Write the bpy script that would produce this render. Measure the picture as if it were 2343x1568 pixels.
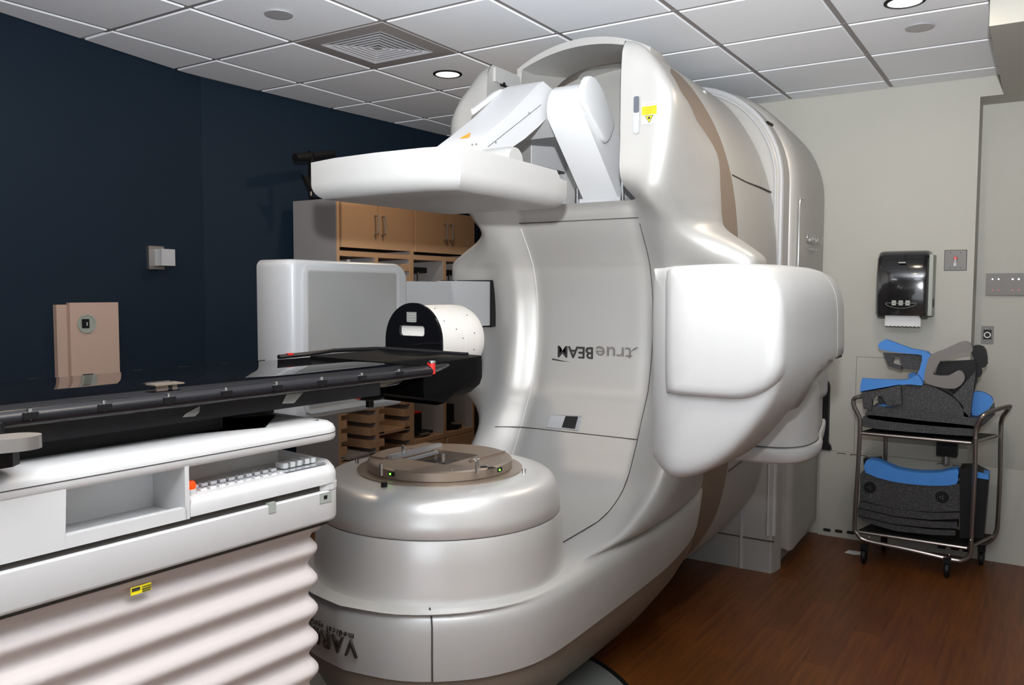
import bpy, bmesh, math, random
from mathutils import Vector, Matrix
random.seed(7)
S = bpy.context.scene
for o in list(bpy.data.objects): bpy.data.objects.remove(o)
COL = S.collection
PI = math.pi

# ---------------------------------------------------------------- camera
R0 = Vector((0.54337859, -0.83948099, 0.00337227))
R1 = Vector((-0.05053523, -0.03671965, -0.99804702))
R2 = Vector((0.83796533, 0.54214696, -0.06237603))
CAM = Vector((-3.62508171, -1.46804126, 1.61099052))
cd = bpy.data.cameras.new('camera'); cam = bpy.data.objects.new('camera', cd); COL.objects.link(cam)
cam.matrix_world = Matrix(((R0.x, -R1.x, -R2.x, CAM.x), (R0.y, -R1.y, -R2.y, CAM.y), (R0.z, -R1.z, -R2.z, CAM.z), (0, 0, 0, 1)))
cd.sensor_width = 36; cd.lens = 1887.5877 / 2343 * 36; cd.clip_start = .05
S.camera = cam
S.view_settings.view_transform = 'Standard'; S.view_settings.look = 'None'
S.view_settings.gamma = 1; S.view_settings.use_curve_mapping = False
S.view_settings.exposure = 0.0
W = bpy.data.worlds.new('world'); S.world = W; W.use_nodes = True
W.node_tree.nodes['Background'].inputs[0].default_value = (.05, .05, .06, 1)
# flash gun on the camera, a little above the lens
fl = bpy.data.lights.new('camera_flash', 'SPOT'); fo = bpy.data.objects.new('camera_flash', fl); COL.objects.link(fo)
fl.energy = 1200; fl.shadow_soft_size = .035; fl.spot_size = math.radians(136); fl.spot_blend = 1.0; fl.color = (.97, .985, 1)
fo.location = CAM + Vector((-.01, -.01, .33)) - R2 * .05
fo.rotation_euler = Vector((.90, .40, 1.0)).to_track_quat('-Z', 'Y').to_euler()
def area(name, loc, size, energy, color, target=None, shape='DISK', sy=None):
    l = bpy.data.lights.new(name, 'AREA'); o = bpy.data.objects.new(name, l); COL.objects.link(o)
    l.shape = shape; l.size = size; l.energy = energy; l.color = color
    if sy: l.size_y = sy
    o.location = loc
    if target: o.rotation_euler = (Vector(target) - Vector(loc)).to_track_quat('-Z', 'Y').to_euler()
    return o
DAY = (.86, .92, 1.0); WARM = (1, .80, .58)
# overhead fill lights added out of view behind the photographer for ambient, and recessed downlights
area('overhead_fill_light', (-4.9, -1.2, 2.86), 1.15, 17, DAY, shape='RECTANGLE', sy=.55)
area('overhead_fill_light', (-4.9, .9, 2.86), 1.15, 17, DAY, shape='RECTANGLE', sy=.55)
# added fill low behind the photographer, aimed up to brighten the ceiling
area('ceiling_fill_light', (-5.2, -1.6, 1.0), 1.8, 15, DAY, target=(-1.6, .3, 2.9), shape='RECTANGLE', sy=1.2)
for p in ((.30, 1.527), (.403, -.878), (-2.14, 1.527), (-2.1, -.9)):
    area('downlight_lamp', (p[0], p[1], 2.865), .12, 9, WARM)

# ---------------------------------------------------------------- projection helpers (pixel -> point on a real plane)
FPX = 1887.5877
def ray(u, v): return R0 * ((u - 1171.5) / FPX) + R1 * ((v - 784.0) / FPX) + R2
AX = {'x': 0, 'y': 1, 'z': 2}
def at(u, v, ax, val):
    d = ray(u, v); i = AX[ax]; t = (val - CAM[i]) / d[i]; return CAM + d * t
class Frame:
    def __init__(s, o, yaw):
        s.o = Vector(o); s.M = Matrix.Rotation(math.radians(yaw), 3, 'Z'); s.T = Matrix.Translation(s.o) @ s.M.to_4x4()
    def at(s, u, v, ax, val):
        d = s.M.transposed() @ ray(u, v); c = s.M.transposed() @ (CAM - s.o); i = AX[ax]
        return c + d * ((val - c[i]) / d[i])
    def w(s, p): return s.M @ Vector(p) + s.o

# ---------------------------------------------------------------- materials
def mat(name, col, rough=.5, metal=0., bump=0., bscale=200, var=0., vscale=6, coat=0., emit=None, estr=1., spec=.5, trans=0.):
    m = bpy.data.materials.new(name); m.use_nodes = True; nt = m.node_tree; b = nt.nodes['Principled BSDF']
    c = (*col, 1); b.inputs['Base Color'].default_value = c
    b.inputs['Roughness'].default_value = rough; b.inputs['Metallic'].default_value = metal
    b.inputs['Coat Weight'].default_value = coat; b.inputs['Specular IOR Level'].default_value = spec
    b.inputs['Transmission Weight'].default_value = trans
    tc = nt.nodes.new('ShaderNodeTexCoord')
    if var > 0:
        n = nt.nodes.new('ShaderNodeTexNoise'); n.inputs['Scale'].default_value = vscale; n.inputs['Detail'].default_value = 4
        nt.links.new(tc.outputs['Object'], n.inputs['Vector'])
        mx = nt.nodes.new('ShaderNodeMix'); mx.data_type = 'RGBA'
        mx.inputs[6].default_value = tuple(k * (1 - var) for k in col) + (1,); mx.inputs[7].default_value = tuple(min(1, k * (1 + var)) for k in col) + (1,)
        nt.links.new(n.outputs['Fac'], mx.inputs[0]); nt.links.new(mx.outputs[2], b.inputs['Base Color'])
    if bump > 0:
        n2 = nt.nodes.new('ShaderNodeTexNoise'); n2.inputs['Scale'].default_value = bscale; n2.inputs['Detail'].default_value = 3
        nt.links.new(tc.outputs['Object'], n2.inputs['Vector'])
        bp = nt.nodes.new('ShaderNodeBump'); bp.inputs['Strength'].default_value = bump; bp.inputs['Distance'].default_value = .002
        nt.links.new(n2.outputs['Fac'], bp.inputs['Height']); nt.links.new(bp.outputs['Normal'], b.inputs['Normal'])
    if emit: b.inputs['Emission Color'].default_value = (*emit, 1); b.inputs['Emission Strength'].default_value = estr
    return m
M = {}
M['silver'] = mat('pearl_silver_paint', (.49, .485, .47), .42, .35, .02, 900, .02)
M['silver2'] = mat('satin_silver_paint', (.42, .415, .40), .42, .25, .02, 900, .02)
M['taupe_shade'] = mat('taupe_shell_shade', (.21, .165, .13), .5, .1)  # shell turned from the flash: its brown shade is put into the colour
M['white'] = mat('white_plastic', (.40, .40, .395), .38, 0, .02, 900, .01)
M['cwhite'] = mat('cool_white_plastic', (.42, .43, .445), .35, 0, .02, 900, .01)
M['ped'] = mat('pedestal_white_lifted', (.56, .56, .555), .4, 0, .02, 900, .01)  # white plastic lightened in colour to offset the weak flash on the pedestal
M['pedc'] = mat('pedestal_cool_white', (.74, .75, .77), .4, 0, .02, 900, .01)
M['bellow'] = mat('bellows_fabric', (.56, .51, .49), .6, 0, .05, 600, .02)
M['cavity'] = mat('cavity_grey', (.50, .50, .48), .45)
M['black'] = mat('black_plastic', (.006, .006, .007), .5, 0, .03, 500, spec=.25)
M['gloss'] = mat('carbon_black', (.004, .004, .005), .04, 0, 0)
M['deep'] = mat('deep_black', (.0018, .0018, .002), .6, 0, 0, spec=.08)
M['letter'] = mat('dark_chrome', (.10, .095, .09), .3, .8)
M['silverm'] = mat('pearl_silver_gloss', (.74, .735, .72), .34, .5, .02, 900, .02)
M['rail'] = mat('black_anodised_rail', (.012, .012, .015), .3, .3)
M['seam'] = mat('seam_shadow_gap', (.05, .045, .04), .8)
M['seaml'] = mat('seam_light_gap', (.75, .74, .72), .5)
M['arm'] = mat('arm_white_lifted', (.60, .61, .625), .4, 0, .02, 900, .01)  # lighter copy of the white plastic, making up for less light up there
M['screen'] = mat('detector_screen', (.27, .27, .268), .25, .1, var=.04, vscale=3)
M['bronze'] = mat('bronze_plate', (.36, .29, .235), .35, .6, .05, 300, .08, 8)
M['chrome'] = mat('chrome', (.72, .72, .74), .12, 1)
M['steel'] = mat('brushed_steel', (.40, .385, .37), .42, .9, .05, 400)
M['plate'] = mat('dull_steel_plate', (.22, .215, .21), .62, .35, .05, 300)
M['cart'] = mat('tube_steel', (.27, .24, .225), .28, .9)
M['blue'] = mat('blue_foam', (.045, .22, .62), .55, 0, .1, 300, .06, 10)
M['speck'] = mat('speckled_charcoal', (.055, .055, .06), .55)
M['greypad'] = mat('grey_foam', (.17, .155, .15), .55, 0, .05, 300)
M['tan'] = mat('tan_laminate', (.42, .255, .145), .45, 0, .02, 300, .06, 5)
M['carc'] = mat('grey_laminate', (.27, .25, .245), .5, 0, .02, 300, .03)
M['dark'] = mat('dark_void', (.01, .01, .01), .8)
M['red'] = mat('red_plastic', (.55, .02, .015), .35)
M['orange'] = mat('orange_label', (.85, .35, .02), .5)
M['yellow'] = mat('yellow_label', (.85, .72, .01), .5)
M['label'] = mat('white_label', (.82, .82, .82), .5)
M['ink'] = mat('printed_ink', (.03, .03, .03), .5)
M['lens'] = mat('laser_window', (.10, .11, .13), .1, 0, coat=.5)
M['glass'] = mat('mirror_window', (.06, .065, .075), .08, .3)
M['lightstrip'] = mat('polished_strip', (.62, .66, .72), .2, .6)
M['led'] = mat('green_led', (.1, .9, .1), .3, emit=(.2, 1, .05), estr=3)
M['estop'] = mat('glowing_red_knob', (.9, .03, .0), .3, emit=(1, .04, .0), estr=1.6)
M['glow'] = mat('lamp_glow', (1, 1, 1), .5, emit=(1, .96, .88), estr=5)
M['tile'] = mat('ceiling_tile_white', (.90, .93, .98), .8, 0, .25, 500, .015, 3)
M['grid'] = mat('ceiling_grid_grey', (.27, .25, .25), .5)
M['vent'] = mat('diffuser_paint', (.33, .31, .31), .5)
M['ventl'] = mat('diffuser_vane', (.42, .42, .44), .4)
M['bluewall'] = mat('navy_wall_paint', (.0065, .016, .030), .7, 0, .15, 250, .04, 3, spec=.25)
M['beige'] = mat('beige_wall_paint', (.45, .445, .40), .6, 0, .12, 250, .02, 3)
M['beige2'] = mat('beige_board', (.44, .43, .39), .6, 0, .1, 250, .02, 3)
M['boxtan'] = mat('pinkish_tan_paint', (.46, .33, .27), .5, 0, .03, 250)
M['paper'] = mat('paper', (.70, .70, .70), .8)
M['dispenser'] = mat('smoked_black_plastic', (.008, .008, .010), .13, 0, 0, coat=.6)
M['greyside'] = mat('grey_plastic', (.30, .33, .29), .4)
M['tape'] = mat('cloudy_tape', (.22, .22, .215), .5, 0, .3, 120)
M['phantom'] = mat('phantom_white', (.70, .685, .65), .55, 0, .05, 300)
M['discgrey'] = mat('turntable_grey', (.16, .17, .16), .5, 0, .1, 200)
M['bottle'] = mat('clear_plastic', (.55, .58, .6), .15, 0, trans=.7)
M['louv'] = mat('louver_grey', (.20, .185, .175), .5)
# speckle
def speckle(m, c1, c2):
    nt = m.node_tree; b = nt.nodes['Principled BSDF']
    tc = nt.nodes.new('ShaderNodeTexCoord'); v = nt.nodes.new('ShaderNodeTexNoise'); v.inputs['Scale'].default_value = 160; v.inputs['Detail'].default_value = 2
    r = nt.nodes.new('ShaderNodeValToRGB'); r.color_ramp.elements[0].position = .5; r.color_ramp.elements[0].color = (*c1, 1)
    r.color_ramp.elements[1].position = .72; r.color_ramp.elements[1].color = (*c2, 1)
    nt.links.new(tc.outputs['Object'], v.inputs['Vector']); nt.links.new(v.outputs['Fac'], r.inputs[0]); nt.links.new(r.outputs[0], b.inputs['Base Color'])
speckle(M['speck'], (.022, .022, .025), (.10, .10, .105))
def wood(i):
    m = bpy.data.materials.new('wood_plank_%d' % i); m.use_nodes = True; nt = m.node_tree; b = nt.nodes['Principled BSDF']
    tc = nt.nodes.new('ShaderNodeTexCoord'); mp = nt.nodes.new('ShaderNodeMapping'); mp.inputs['Scale'].default_value = (1.2, 18, 1)
    n = nt.nodes.new('ShaderNodeTexNoise'); n.inputs['Scale'].default_value = 2.5; n.inputs['Detail'].default_value = 6; n.inputs['Distortion'].default_value = .6
    r = nt.nodes.new('ShaderNodeValToRGB')
    k = (.93, .97, 1.0, 1.04, 1.08)[i]
    r.color_ramp.elements[0].position = .3; r.color_ramp.elements[0].color = (.075 * k, .019 * k, .0025 * k, 1)
    r.color_ramp.elements[1].position = .72; r.color_ramp.elements[1].color = (.15 * k, .048 * k, .008 * k, 1)
    nt.links.new(tc.outputs['Object'], mp.inputs['Vector']); nt.links.new(mp.outputs[0], n.inputs['Vector'])
    nt.links.new(n.outputs['Fac'], r.inputs[0]); nt.links.new(r.outputs[0], b.inputs['Base Color'])
    b.inputs['Roughness'].default_value = .38
    return m
WOOD = [wood(i) for i in range(5)]

# ---------------------------------------------------------------- mesh helpers
ORG = {}
def org(p): return ORG.get(p.name, Vector((0, 0, 0))) if p else Vector((0, 0, 0))
def link(name, me, m, parent=None, angle=35, smooth=True):
    if smooth:
        me.polygons.foreach_set('use_smooth', [True] * len(me.polygons)); me.set_sharp_from_angle(angle=math.radians(angle))
    ob = bpy.data.objects.new(name, me); COL.objects.link(ob)
    if m and not me.materials: me.materials.append(m)
    if parent:
        me.transform(Matrix.Translation(-org(parent))); ob.parent = parent; ORG[ob.name] = org(parent)
    return ob
def set_origin(ob, p):
    p = Vector(p); ob.data.transform(Matrix.Translation(-p)); ob.location = p; ORG[ob.name] = p; return ob
def tag(o, label=None, cat=None, group=None, kind=None):
    if label: o['label'] = label
    if cat: o['category'] = cat
    if group: o['group'] = group
    if kind: o['kind'] = kind
    return o
def thing(name, loc, label, cat, group=None):
    o = bpy.data.objects.new(name, None); COL.objects.link(o); o.location = loc; o.empty_display_size = .1
    ORG[o.name] = Vector(loc); return tag(o, label, cat, group)
def bm_me(bm, name='m'):
    bmesh.ops.recalc_face_normals(bm, faces=bm.faces[:]); me = bpy.data.meshes.new(name); bm.to_mesh(me); bm.free(); return me
def bevel(bm, w, seg=2, ang=30):
    es = [e for e in bm.edges if len(e.link_faces) == 2 and e.calc_face_angle(0) > math.radians(ang)]
    if es and w > 0: bmesh.ops.bevel(bm, geom=es, offset=w, segments=seg, affect='EDGES', profile=.5, clamp_overlap=True)
def add_poly(bm, ring_a, ring_b, cap=True):
    a = [bm.verts.new(p) for p in ring_a]; b = [bm.verts.new(p) for p in ring_b]; n = len(a)
    for i in range(n): bm.faces.new((a[i], a[(i + 1) % n], b[(i + 1) % n], b[i]))
    if cap: bm.faces.new(a[::-1]); bm.faces.new(b)
def prism_pts(poly, ax, a, b):
    f = {'x': lambda p, t: Vector((t, p[0], p[1])), 'y': lambda p, t: Vector((p[0], t, p[1])), 'z': lambda p, t: Vector((p[0], p[1], t))}[ax]
    return [f(p, a) for p in poly], [f(p, b) for p in poly]
def prism(name, poly, ax, a, b, m, parent=None, bev=0, seg=2, T=None, angle=35, bang=30):
    bm = bmesh.new(); add_poly(bm, *prism_pts(poly, ax, a, b)); bevel(bm, bev, seg, bang)
    if T: bmesh.ops.transform(bm, matrix=T, verts=bm.verts[:])
    return link(name, bm_me(bm), m, parent, angle)
def add_box(bm, lo, hi, T=None):
    x0, y0, z0 = lo; x1, y1, z1 = hi
    v = [bm.verts.new((T @ Vector(p)) if T else p) for p in ((x0, y0, z0), (x1, y0, z0), (x1, y1, z0), (x0, y1, z0), (x0, y0, z1), (x1, y0, z1), (x1, y1, z1), (x0, y1, z1))]
    for f in ((0, 3, 2, 1), (4, 5, 6, 7), (0, 1, 5, 4), (1, 2, 6, 5), (2, 3, 7, 6), (3, 0, 4, 7)): bm.faces.new([v[i] for i in f])
def box(name, lo, hi, m, parent=None, bev=0, seg=2, T=None):
    bm = bmesh.new(); add_box(bm, lo, hi, T); bevel(bm, bev, seg); return link(name, bm_me(bm), m, parent)
def boxes(name, lst, m, parent=None, bev=0, T=None):
    bm = bmesh.new()
    for lo, hi in lst: add_box(bm, lo, hi, T)
    bevel(bm, bev, 1); return link(name, bm_me(bm), m, parent)
def loft_bm(bm, rings, closed=True, cap0=True, cap1=True):
    V = [[bm.verts.new(p) for p in r] for r in rings]; n = len(V[0]); e = n if closed else n - 1
    for a, b in zip(V, V[1:]):
        for i in range(e):
            q = [a[i], a[(i + 1) % n], b[(i + 1) % n], b[i]]
            bm.faces.new(q)
    if cap0: bm.faces.new(V[0][::-1])
    if cap1: bm.faces.new(V[-1])
def loft(name, rings, m, parent=None, closed=True, cap0=True, cap1=True, angle=35, T=None):
    bm = bmesh.new(); loft_bm(bm, rings, closed, cap0, cap1)
    bmesh.ops.remove_doubles(bm, verts=bm.verts[:], dist=1e-5)
    if T: bmesh.ops.transform(bm, matrix=T, verts=bm.verts[:])
    return link(name, bm_me(bm), m, parent, angle)
def catmull(pts, n=6, closed=False):
    P = [Vector(p) for p in pts]; out = []; N = len(P); rng = range(N if closed else N - 1)
    for i in rng:
        if closed: p0, p1, p2, p3 = P[i - 1], P[i], P[(i + 1) % N], P[(i + 2) % N]
        else: p0, p1, p2, p3 = P[max(i - 1, 0)], P[i], P[i + 1], P[min(i + 2, N - 1)]
        for k in range(n):
            t = k / n; out.append(.5 * ((2 * p1) + (p2 - p0) * t + (2 * p0 - 5 * p1 + 4 * p2 - p3) * t * t + (3 * p1 - p0 - 3 * p2 + p3) * t ** 3))
    if not closed: out.append(P[-1])
    return out
def tube_bm(bm, path, r, n=8, closed=False):
    P = [Vector(p) for p in path]; rings = []; up = None; N = len(P)
    for i, p in enumerate(P):
        if closed: d = P[(i + 1) % N] - P[i - 1]
        else: d = P[min(i + 1, N - 1)] - P[max(i - 1, 0)]
        d.normalize()
        if up is None: up = d.orthogonal().normalized()
        up = (up - d * up.dot(d)).normalized(); s = d.cross(up)
        rr = r[i] if isinstance(r, (list, tuple)) else r
        rings.append([p + (up * math.cos(2 * PI * k / n) + s * math.sin(2 * PI * k / n)) * rr for k in range(n)])
    if closed: rings.append(rings[0]); loft_bm(bm, rings, True, False, False); bmesh.ops.remove_doubles(bm, verts=bm.verts[:], dist=1e-6)
    else: loft_bm(bm, rings)
def tube(name, path, r, m, parent=None, n=8, closed=False, T=None):
    bm = bmesh.new(); tube_bm(bm, path, r, n, closed)
    if T: bmesh.ops.transform(bm, matrix=T, verts=bm.verts[:])
    return link(name, bm_me(bm), m, parent)
def lathe(name, prof, c, m, parent=None, n=64, axis='z', T=None, angle=35):
    c = Vector(c); rings = []
    for r, h in prof:
        r = max(r, 1e-4)
        if axis == 'z': rings.append([c + Vector((r * math.cos(2 * PI * k / n), r * math.sin(2 * PI * k / n), h)) for k in range(n)])
        elif axis == 'x': rings.append([c + Vector((h, r * math.cos(2 * PI * k / n), r * math.sin(2 * PI * k / n))) for k in range(n)])
        else: rings.append([c + Vector((r * math.cos(2 * PI * k / n), h, r * math.sin(2 * PI * k / n))) for k in range(n)])
    k = prof[0] != prof[-1]; return loft(name, rings, m, parent, T=T, angle=angle, cap0=k, cap1=k)
def cyl(name, a, b, r, m, parent=None, n=16, T=None): return tube(name, [a, b], r, m, parent, n, T=T)
def rrect(x0, y0, x1, y1, r, n=5):
    out = []
    for cx, cy, a0 in ((x1 - r, y1 - r, 0), (x0 + r, y1 - r, 90), (x0 + r, y0 + r, 180), (x1 - r, y0 + r, 270)):
        for k in range(n + 1):
            a = math.radians(a0 + 90 * k / n); out.append((cx + r * math.cos(a), cy + r * math.sin(a)))
    return out
def inset(poly, d):
    n = len(poly); out = []; cx = sum(p[0] for p in poly) / n; cy = sum(p[1] for p in poly) / n
    for i in range(n):
        a, b, c = Vector(poly[i - 1]), Vector(poly[i]), Vector(poly[(i + 1) % n]); t = (c - a)
        if t.length < 1e-9: out.append(tuple(b)); continue
        nrm = Vector((-t.y, t.x)).normalized()
        if nrm.dot(Vector((cx, cy)) - b) < 0: nrm = -nrm
        out.append(tuple(b + nrm * d))
    return out
def pillow(name, poly, ax, a, b, rr, m, parent=None, seg=4, T=None, angle=50):
    """extruded outline from a to b whose b end has a rounded rim of radius rr"""
    s = 1 if b > a else -1; rings = [prism_pts(poly, ax, a, a)[0]]
    for k in range(seg + 1):
        t = PI / 2 * k / seg; rings.append(prism_pts(inset(poly, rr * (1 - math.cos(t))), ax, b - s * rr * (1 - math.sin(t)), 0)[0])
    return loft(name, rings, m, parent, T=T, angle=angle)
def text(name, body, size, T, m, parent=None, ext=.001, off=0., bold=False, sx=1., align='CENTER', spacing=1.):
    c = bpy.data.curves.new(name, 'FONT'); c.body = body; c.size = size; c.extrude = ext; c.offset = off
    c.align_x = align; c.align_y = 'CENTER'; c.resolution_u = 3; c.space_character = spacing
    o = bpy.data.objects.new('tmp', c); COL.objects.link(o); bpy.context.view_layer.update()
    me = bpy.data.meshes.new_from_object(o); bpy.data.objects.remove(o); bpy.data.curves.remove(c)
    me.transform(T @ Matrix.Diagonal((sx, 1, 1, 1))); me.materials.clear(); return link(name, me, m, parent, smooth=False)
def plane_T(origin, right, up):
    r = Vector(right).normalized(); u = Vector(up).normalized(); n = r.cross(u)
    return Matrix(((r.x, u.x, n.x, origin[0]), (r.y, u.y, n.y, origin[1]), (r.z, u.z, n.z, origin[2]), (0, 0, 0, 1)))
def dup(ob, parent=None, loc=None, label=None):
    c = ob.copy(); COL.objects.link(c); c.parent = parent
    if loc is not None: c.location = loc
    if label: c['label'] = label
    for ch in [x for x in bpy.data.objects if x.parent == ob]: dup(ch, c)
    return c

# ================================================================ ROOM
CH = 2.89; T61 = .61; XB = 2.045
WL = [(-6.6, 1.62), (-1.647, 2.625), (-.41, 2.845), (.6, 2.79), (XB, 2.745)]     # navy wall line
def clip(poly, p, n):
    out = []
    for i in range(len(poly)):
        a, b = Vector(poly[i - 1]), Vector(poly[i]); da, db = (a - p).dot(n), (b - p).dot(n)
        if (da <= 0) != (db <= 0): out.append(tuple(a + (b - a) * (da / (da - db))))
        if db <= 0: out.append(tuple(b))
    return out
def clip_wall(poly):
    for a, b in zip(WL, WL[1:]):
        a, b = Vector(a), Vector(b); t = (b - a).normalized(); n = Vector((-t.y, t.x))
        poly = clip(poly, a - n * .004, n)
        if not poly: break
    return poly
ceiling = box('ceiling', (-6.6, -3.2, 2.93), (XB + .15, 3.0, 3.0), M['grid']); tag(ceiling, kind='structure')
full = None; g = .013; SOFX, SOFY = .571, -1.215
def tile_mesh(poly):
    bm = bmesh.new(); inn = inset(poly, .012)
    rings = [[Vector((x, y, CH + .006)) for x, y in poly], [Vector((x, y, CH - .003)) for x, y in poly], [Vector((x, y, CH - .009)) for x, y in inset(poly, .007)]]
    loft_bm(bm, rings); return bm_me(bm, 'tile')
for i in range(-10, 4):
    for j in range(-5, 5):
        x0, y0 = i * T61 + g, j * T61 + g; x1, y1 = min((i + 1) * T61 - g, XB - .004), (j + 1) * T61 - g
        if x1 - x0 < .05 or (i, j) == (-1, 2): continue
        if y0 < -3.05: y0 = -3.04
        poly = [(x0, y0), (x1, y0), (x1, y1), (x0, y1)]
        if y1 < SOFY: pass
        if y0 < SOFY - .003 and x1 > SOFX:
            if y1 < SOFY + .02:
                if x0 > SOFX - .02: continue
                x1 = min(x1, SOFX - .01); poly = [(x0, y0), (x1, y0), (x1, y1), (x0, y1)]
            else:
                y0 = SOFY + .004; poly = [(x0, y0), (x1, y0), (x1, y1), (x0, y1)]
        # scope: only the tiles the room really holds
        regular = abs(x1 - x0 - (T61 - 2 * g)) < 1e-6 and abs(y1 - y0 - (T61 - 2 * g)) < 1e-6
        p2 = clip_wall(poly)
        if len(p2) < 3: continue
        q = []
        for p in p2:
            if not q or (Vector(p) - Vector(q[-1])).length > .004: q.append(p)
        p2 = q
        ar = abs(sum(p2[k - 1][0] * p2[k][1] - p2[k][0] * p2[k - 1][1] for k in range(len(p2)))) / 2
        if ar < .004: continue
        if regular and abs(ar - (T61 - 2 * g) ** 2) < 1e-4:
            if full is None:
                full = tile_mesh([(0, 0), (x1 - x0, 0), (x1 - x0, y1 - y0), (0, y1 - y0)]); full.materials.append(M['tile'])
            t = bpy.data.objects.new('ceiling_tile', full); COL.objects.link(t); t.location = (x0, y0, 0)
            t.parent = ceiling
        else: link('ceiling_tile', tile_mesh(p2), M['tile'], ceiling, smooth=False)
bm = bmesh.new()
for i in range(-10, 4): add_box(bm, (i * T61 - .012, -3.05, CH - .004), (i * T61 + .012, 2.9 if i > -2 else 2.5 + .18 * (i + 2) , CH + .03))
for j in range(-4, 5):
    add_box(bm, (-6.4, j * T61 - .012, CH - .003), (XB, j * T61 + .012, CH + .028))
for a, b in zip(WL, WL[1:]):                                       # wall angle trim
    a3, b3 = Vector((*a, 0)), Vector((*b, 0)); t = (b3 - a3).normalized(); n = Vector((t.y, -t.x, 0))
    add_poly(bm, [a3 + Vector((0, 0, CH - .004)), b3 + Vector((0, 0, CH - .004)), b3 + n * .018 + Vector((0, 0, CH - .004)), a3 + n * .018 + Vector((0, 0, CH - .004))],
             [a3 + Vector((0, 0, CH + .02)), b3 + Vector((0, 0, CH + .02)), b3 + n * .018 + Vector((0, 0, CH + .02)), a3 + n * .018 + Vector((0, 0, CH + .02))])
link('ceiling_grid', bm_me(bm), M['grid'], ceiling, smooth=False)

# walls
def wall(name, pts, m, th=.12, h=2.95, z0=0):
    bm = bmesh.new()
    lo = [Vector((x, y, z0)) for x, y in pts]; off = []
    for i, p in enumerate(pts):
        a = Vector(pts[max(i - 1, 0)]); b = Vector(pts[min(i + 1, len(pts) - 1)]); t = (b - a).normalized(); off.append(Vector((-t.y, t.x)))
    out = [Vector((p[0] + o.x * th, p[1] + o.y * th, z0)) for p, o in zip(pts, off)]
    ring = lo + out[::-1]; add_poly(bm, ring, [p + Vector((0, 0, h - z0)) for p in ring])
    return tag(link(name, bm_me(bm), m, angle=12), kind='structure')
wall('wall_left', WL, M['bluewall'])
wl = tag(box('wall_back', (XB, -1.095, 0), (XB + .12, 1.7, 2.95), M['beige']), kind='structure')
tag(box('wall_back_navy', (XB, 1.7, 0), (XB + .12, 2.9, 2.95), M['bluewall']), kind='structure')
bpy.data.objects['wall_back_navy'].name = 'wall_back_left'
# recess at the right of the back wall
RX = XB + .26
rec = at(2240, 222, 'x', XB)
tag(box('wall_back_recess', (RX, -2.6, 0), (RX + .1, -1.05, 2.95), M['beige']), kind='structure')
tag(box('wall_back_lintel', (XB, -2.6, rec.z), (RX, -1.095, 2.95), M['beige']), kind='structure')
tag(box('wall_back_return', (XB + .12, -1.095, 0), (RX, -1.0, 2.95), M['beige']), kind='structure')
tag(box('wall_right', (-6.6, -3.2, 0), (XB + .4, -3.05, 2.95), M['beige']), kind='structure')
tag(box('wall_front', (-6.6, -3.1, 0), (-6.45, 2.0, 2.95), M['beige']), kind='structure')
# bulkhead
tag(box('trim_1', (SOFX, -3.05, 2.765), (XB - .001, SOFY, 3.0), M['beige']), kind='structure')
tag(box('trim_2', (SOFX - .012, -3.05, CH - .005), (SOFX + .0, SOFY + .01, CH + .1), M['beige']), kind='structure')

# floor: slab and planks
floor = box('floor', (-6.6, -3.2, -.10), (XB + .5, 3.0, -.004), M['discgrey']); tag(floor, kind='structure')
PL, PW = 1.22, .125
pm = []
for k in range(5):
    bm = bmesh.new(); add_box(bm, (0, 0, -.004), (PL - .0006, PW - .0006, 0)); me = bm_me(bm); me.materials.append(WOOD[k]); pm.append(me)
row = 0; y = -2.0
while y < 1.2:
    off = (row * .47) % PL; x = -2.6 - off
    while x < RX - .1:
        if x + PL < RX + .02:
            o = bpy.data.objects.new('plank', random.choice(pm)); COL.objects.link(o); o.location = (x, y, 0); o.parent = floor
        else:
            bm = bmesh.new(); add_box(bm, (x, y, -.004), (RX, y + PW - .0015, 0)); link('plank', bm_me(bm), WOOD[row % 5], floor, smooth=False)
        x += PL
    y += PW; row += 1
bm = bmesh.new(); add_box(bm, (-6.45, -3.05, -.004), (RX, -2.0, -.0005)); add_box(bm, (-6.45, -2, -.004), (-2.61, 1.2, -.0005)); add_box(bm, (-6.45, 1.2, -.004), (XB, 2.9, -.0005))
link('floor_covering', bm_me(bm), WOOD[2], floor, smooth=False)

# turntable ring in the floor below the couch
ctr = Vector((-1.2, .42, 0)); tt = thing('couch_turntable', ctr, 'grey round turntable plate let into the floor under the machine', 'floor plate')
pr = at(1400, 1545, 'z', 0); rt = (pr - ctr).length
lathe('disc', [(0, .0005), (rt, .0005), (rt, .004), (0, .004)], ctr, M['discgrey'], tt, n=96)
lathe('rim', [(rt + .001, .0005), (rt + .02, .0005), (rt + .02, .008), (rt + .001, .008), (rt + .001, .0005)], ctr, M['black'], tt, n=96)

# ================================================================ LINAC
YI, XI, ZI = .42, -1.2, 1.35
L = thing('linear_accelerator', (.6, YI, 0), 'large silver and white radiotherapy gantry machine with its head turned to the floor', 'medical machine')
def mir(pts): return [Vector((p[0], YI + p[1], p[2])) for p in pts]
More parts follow.
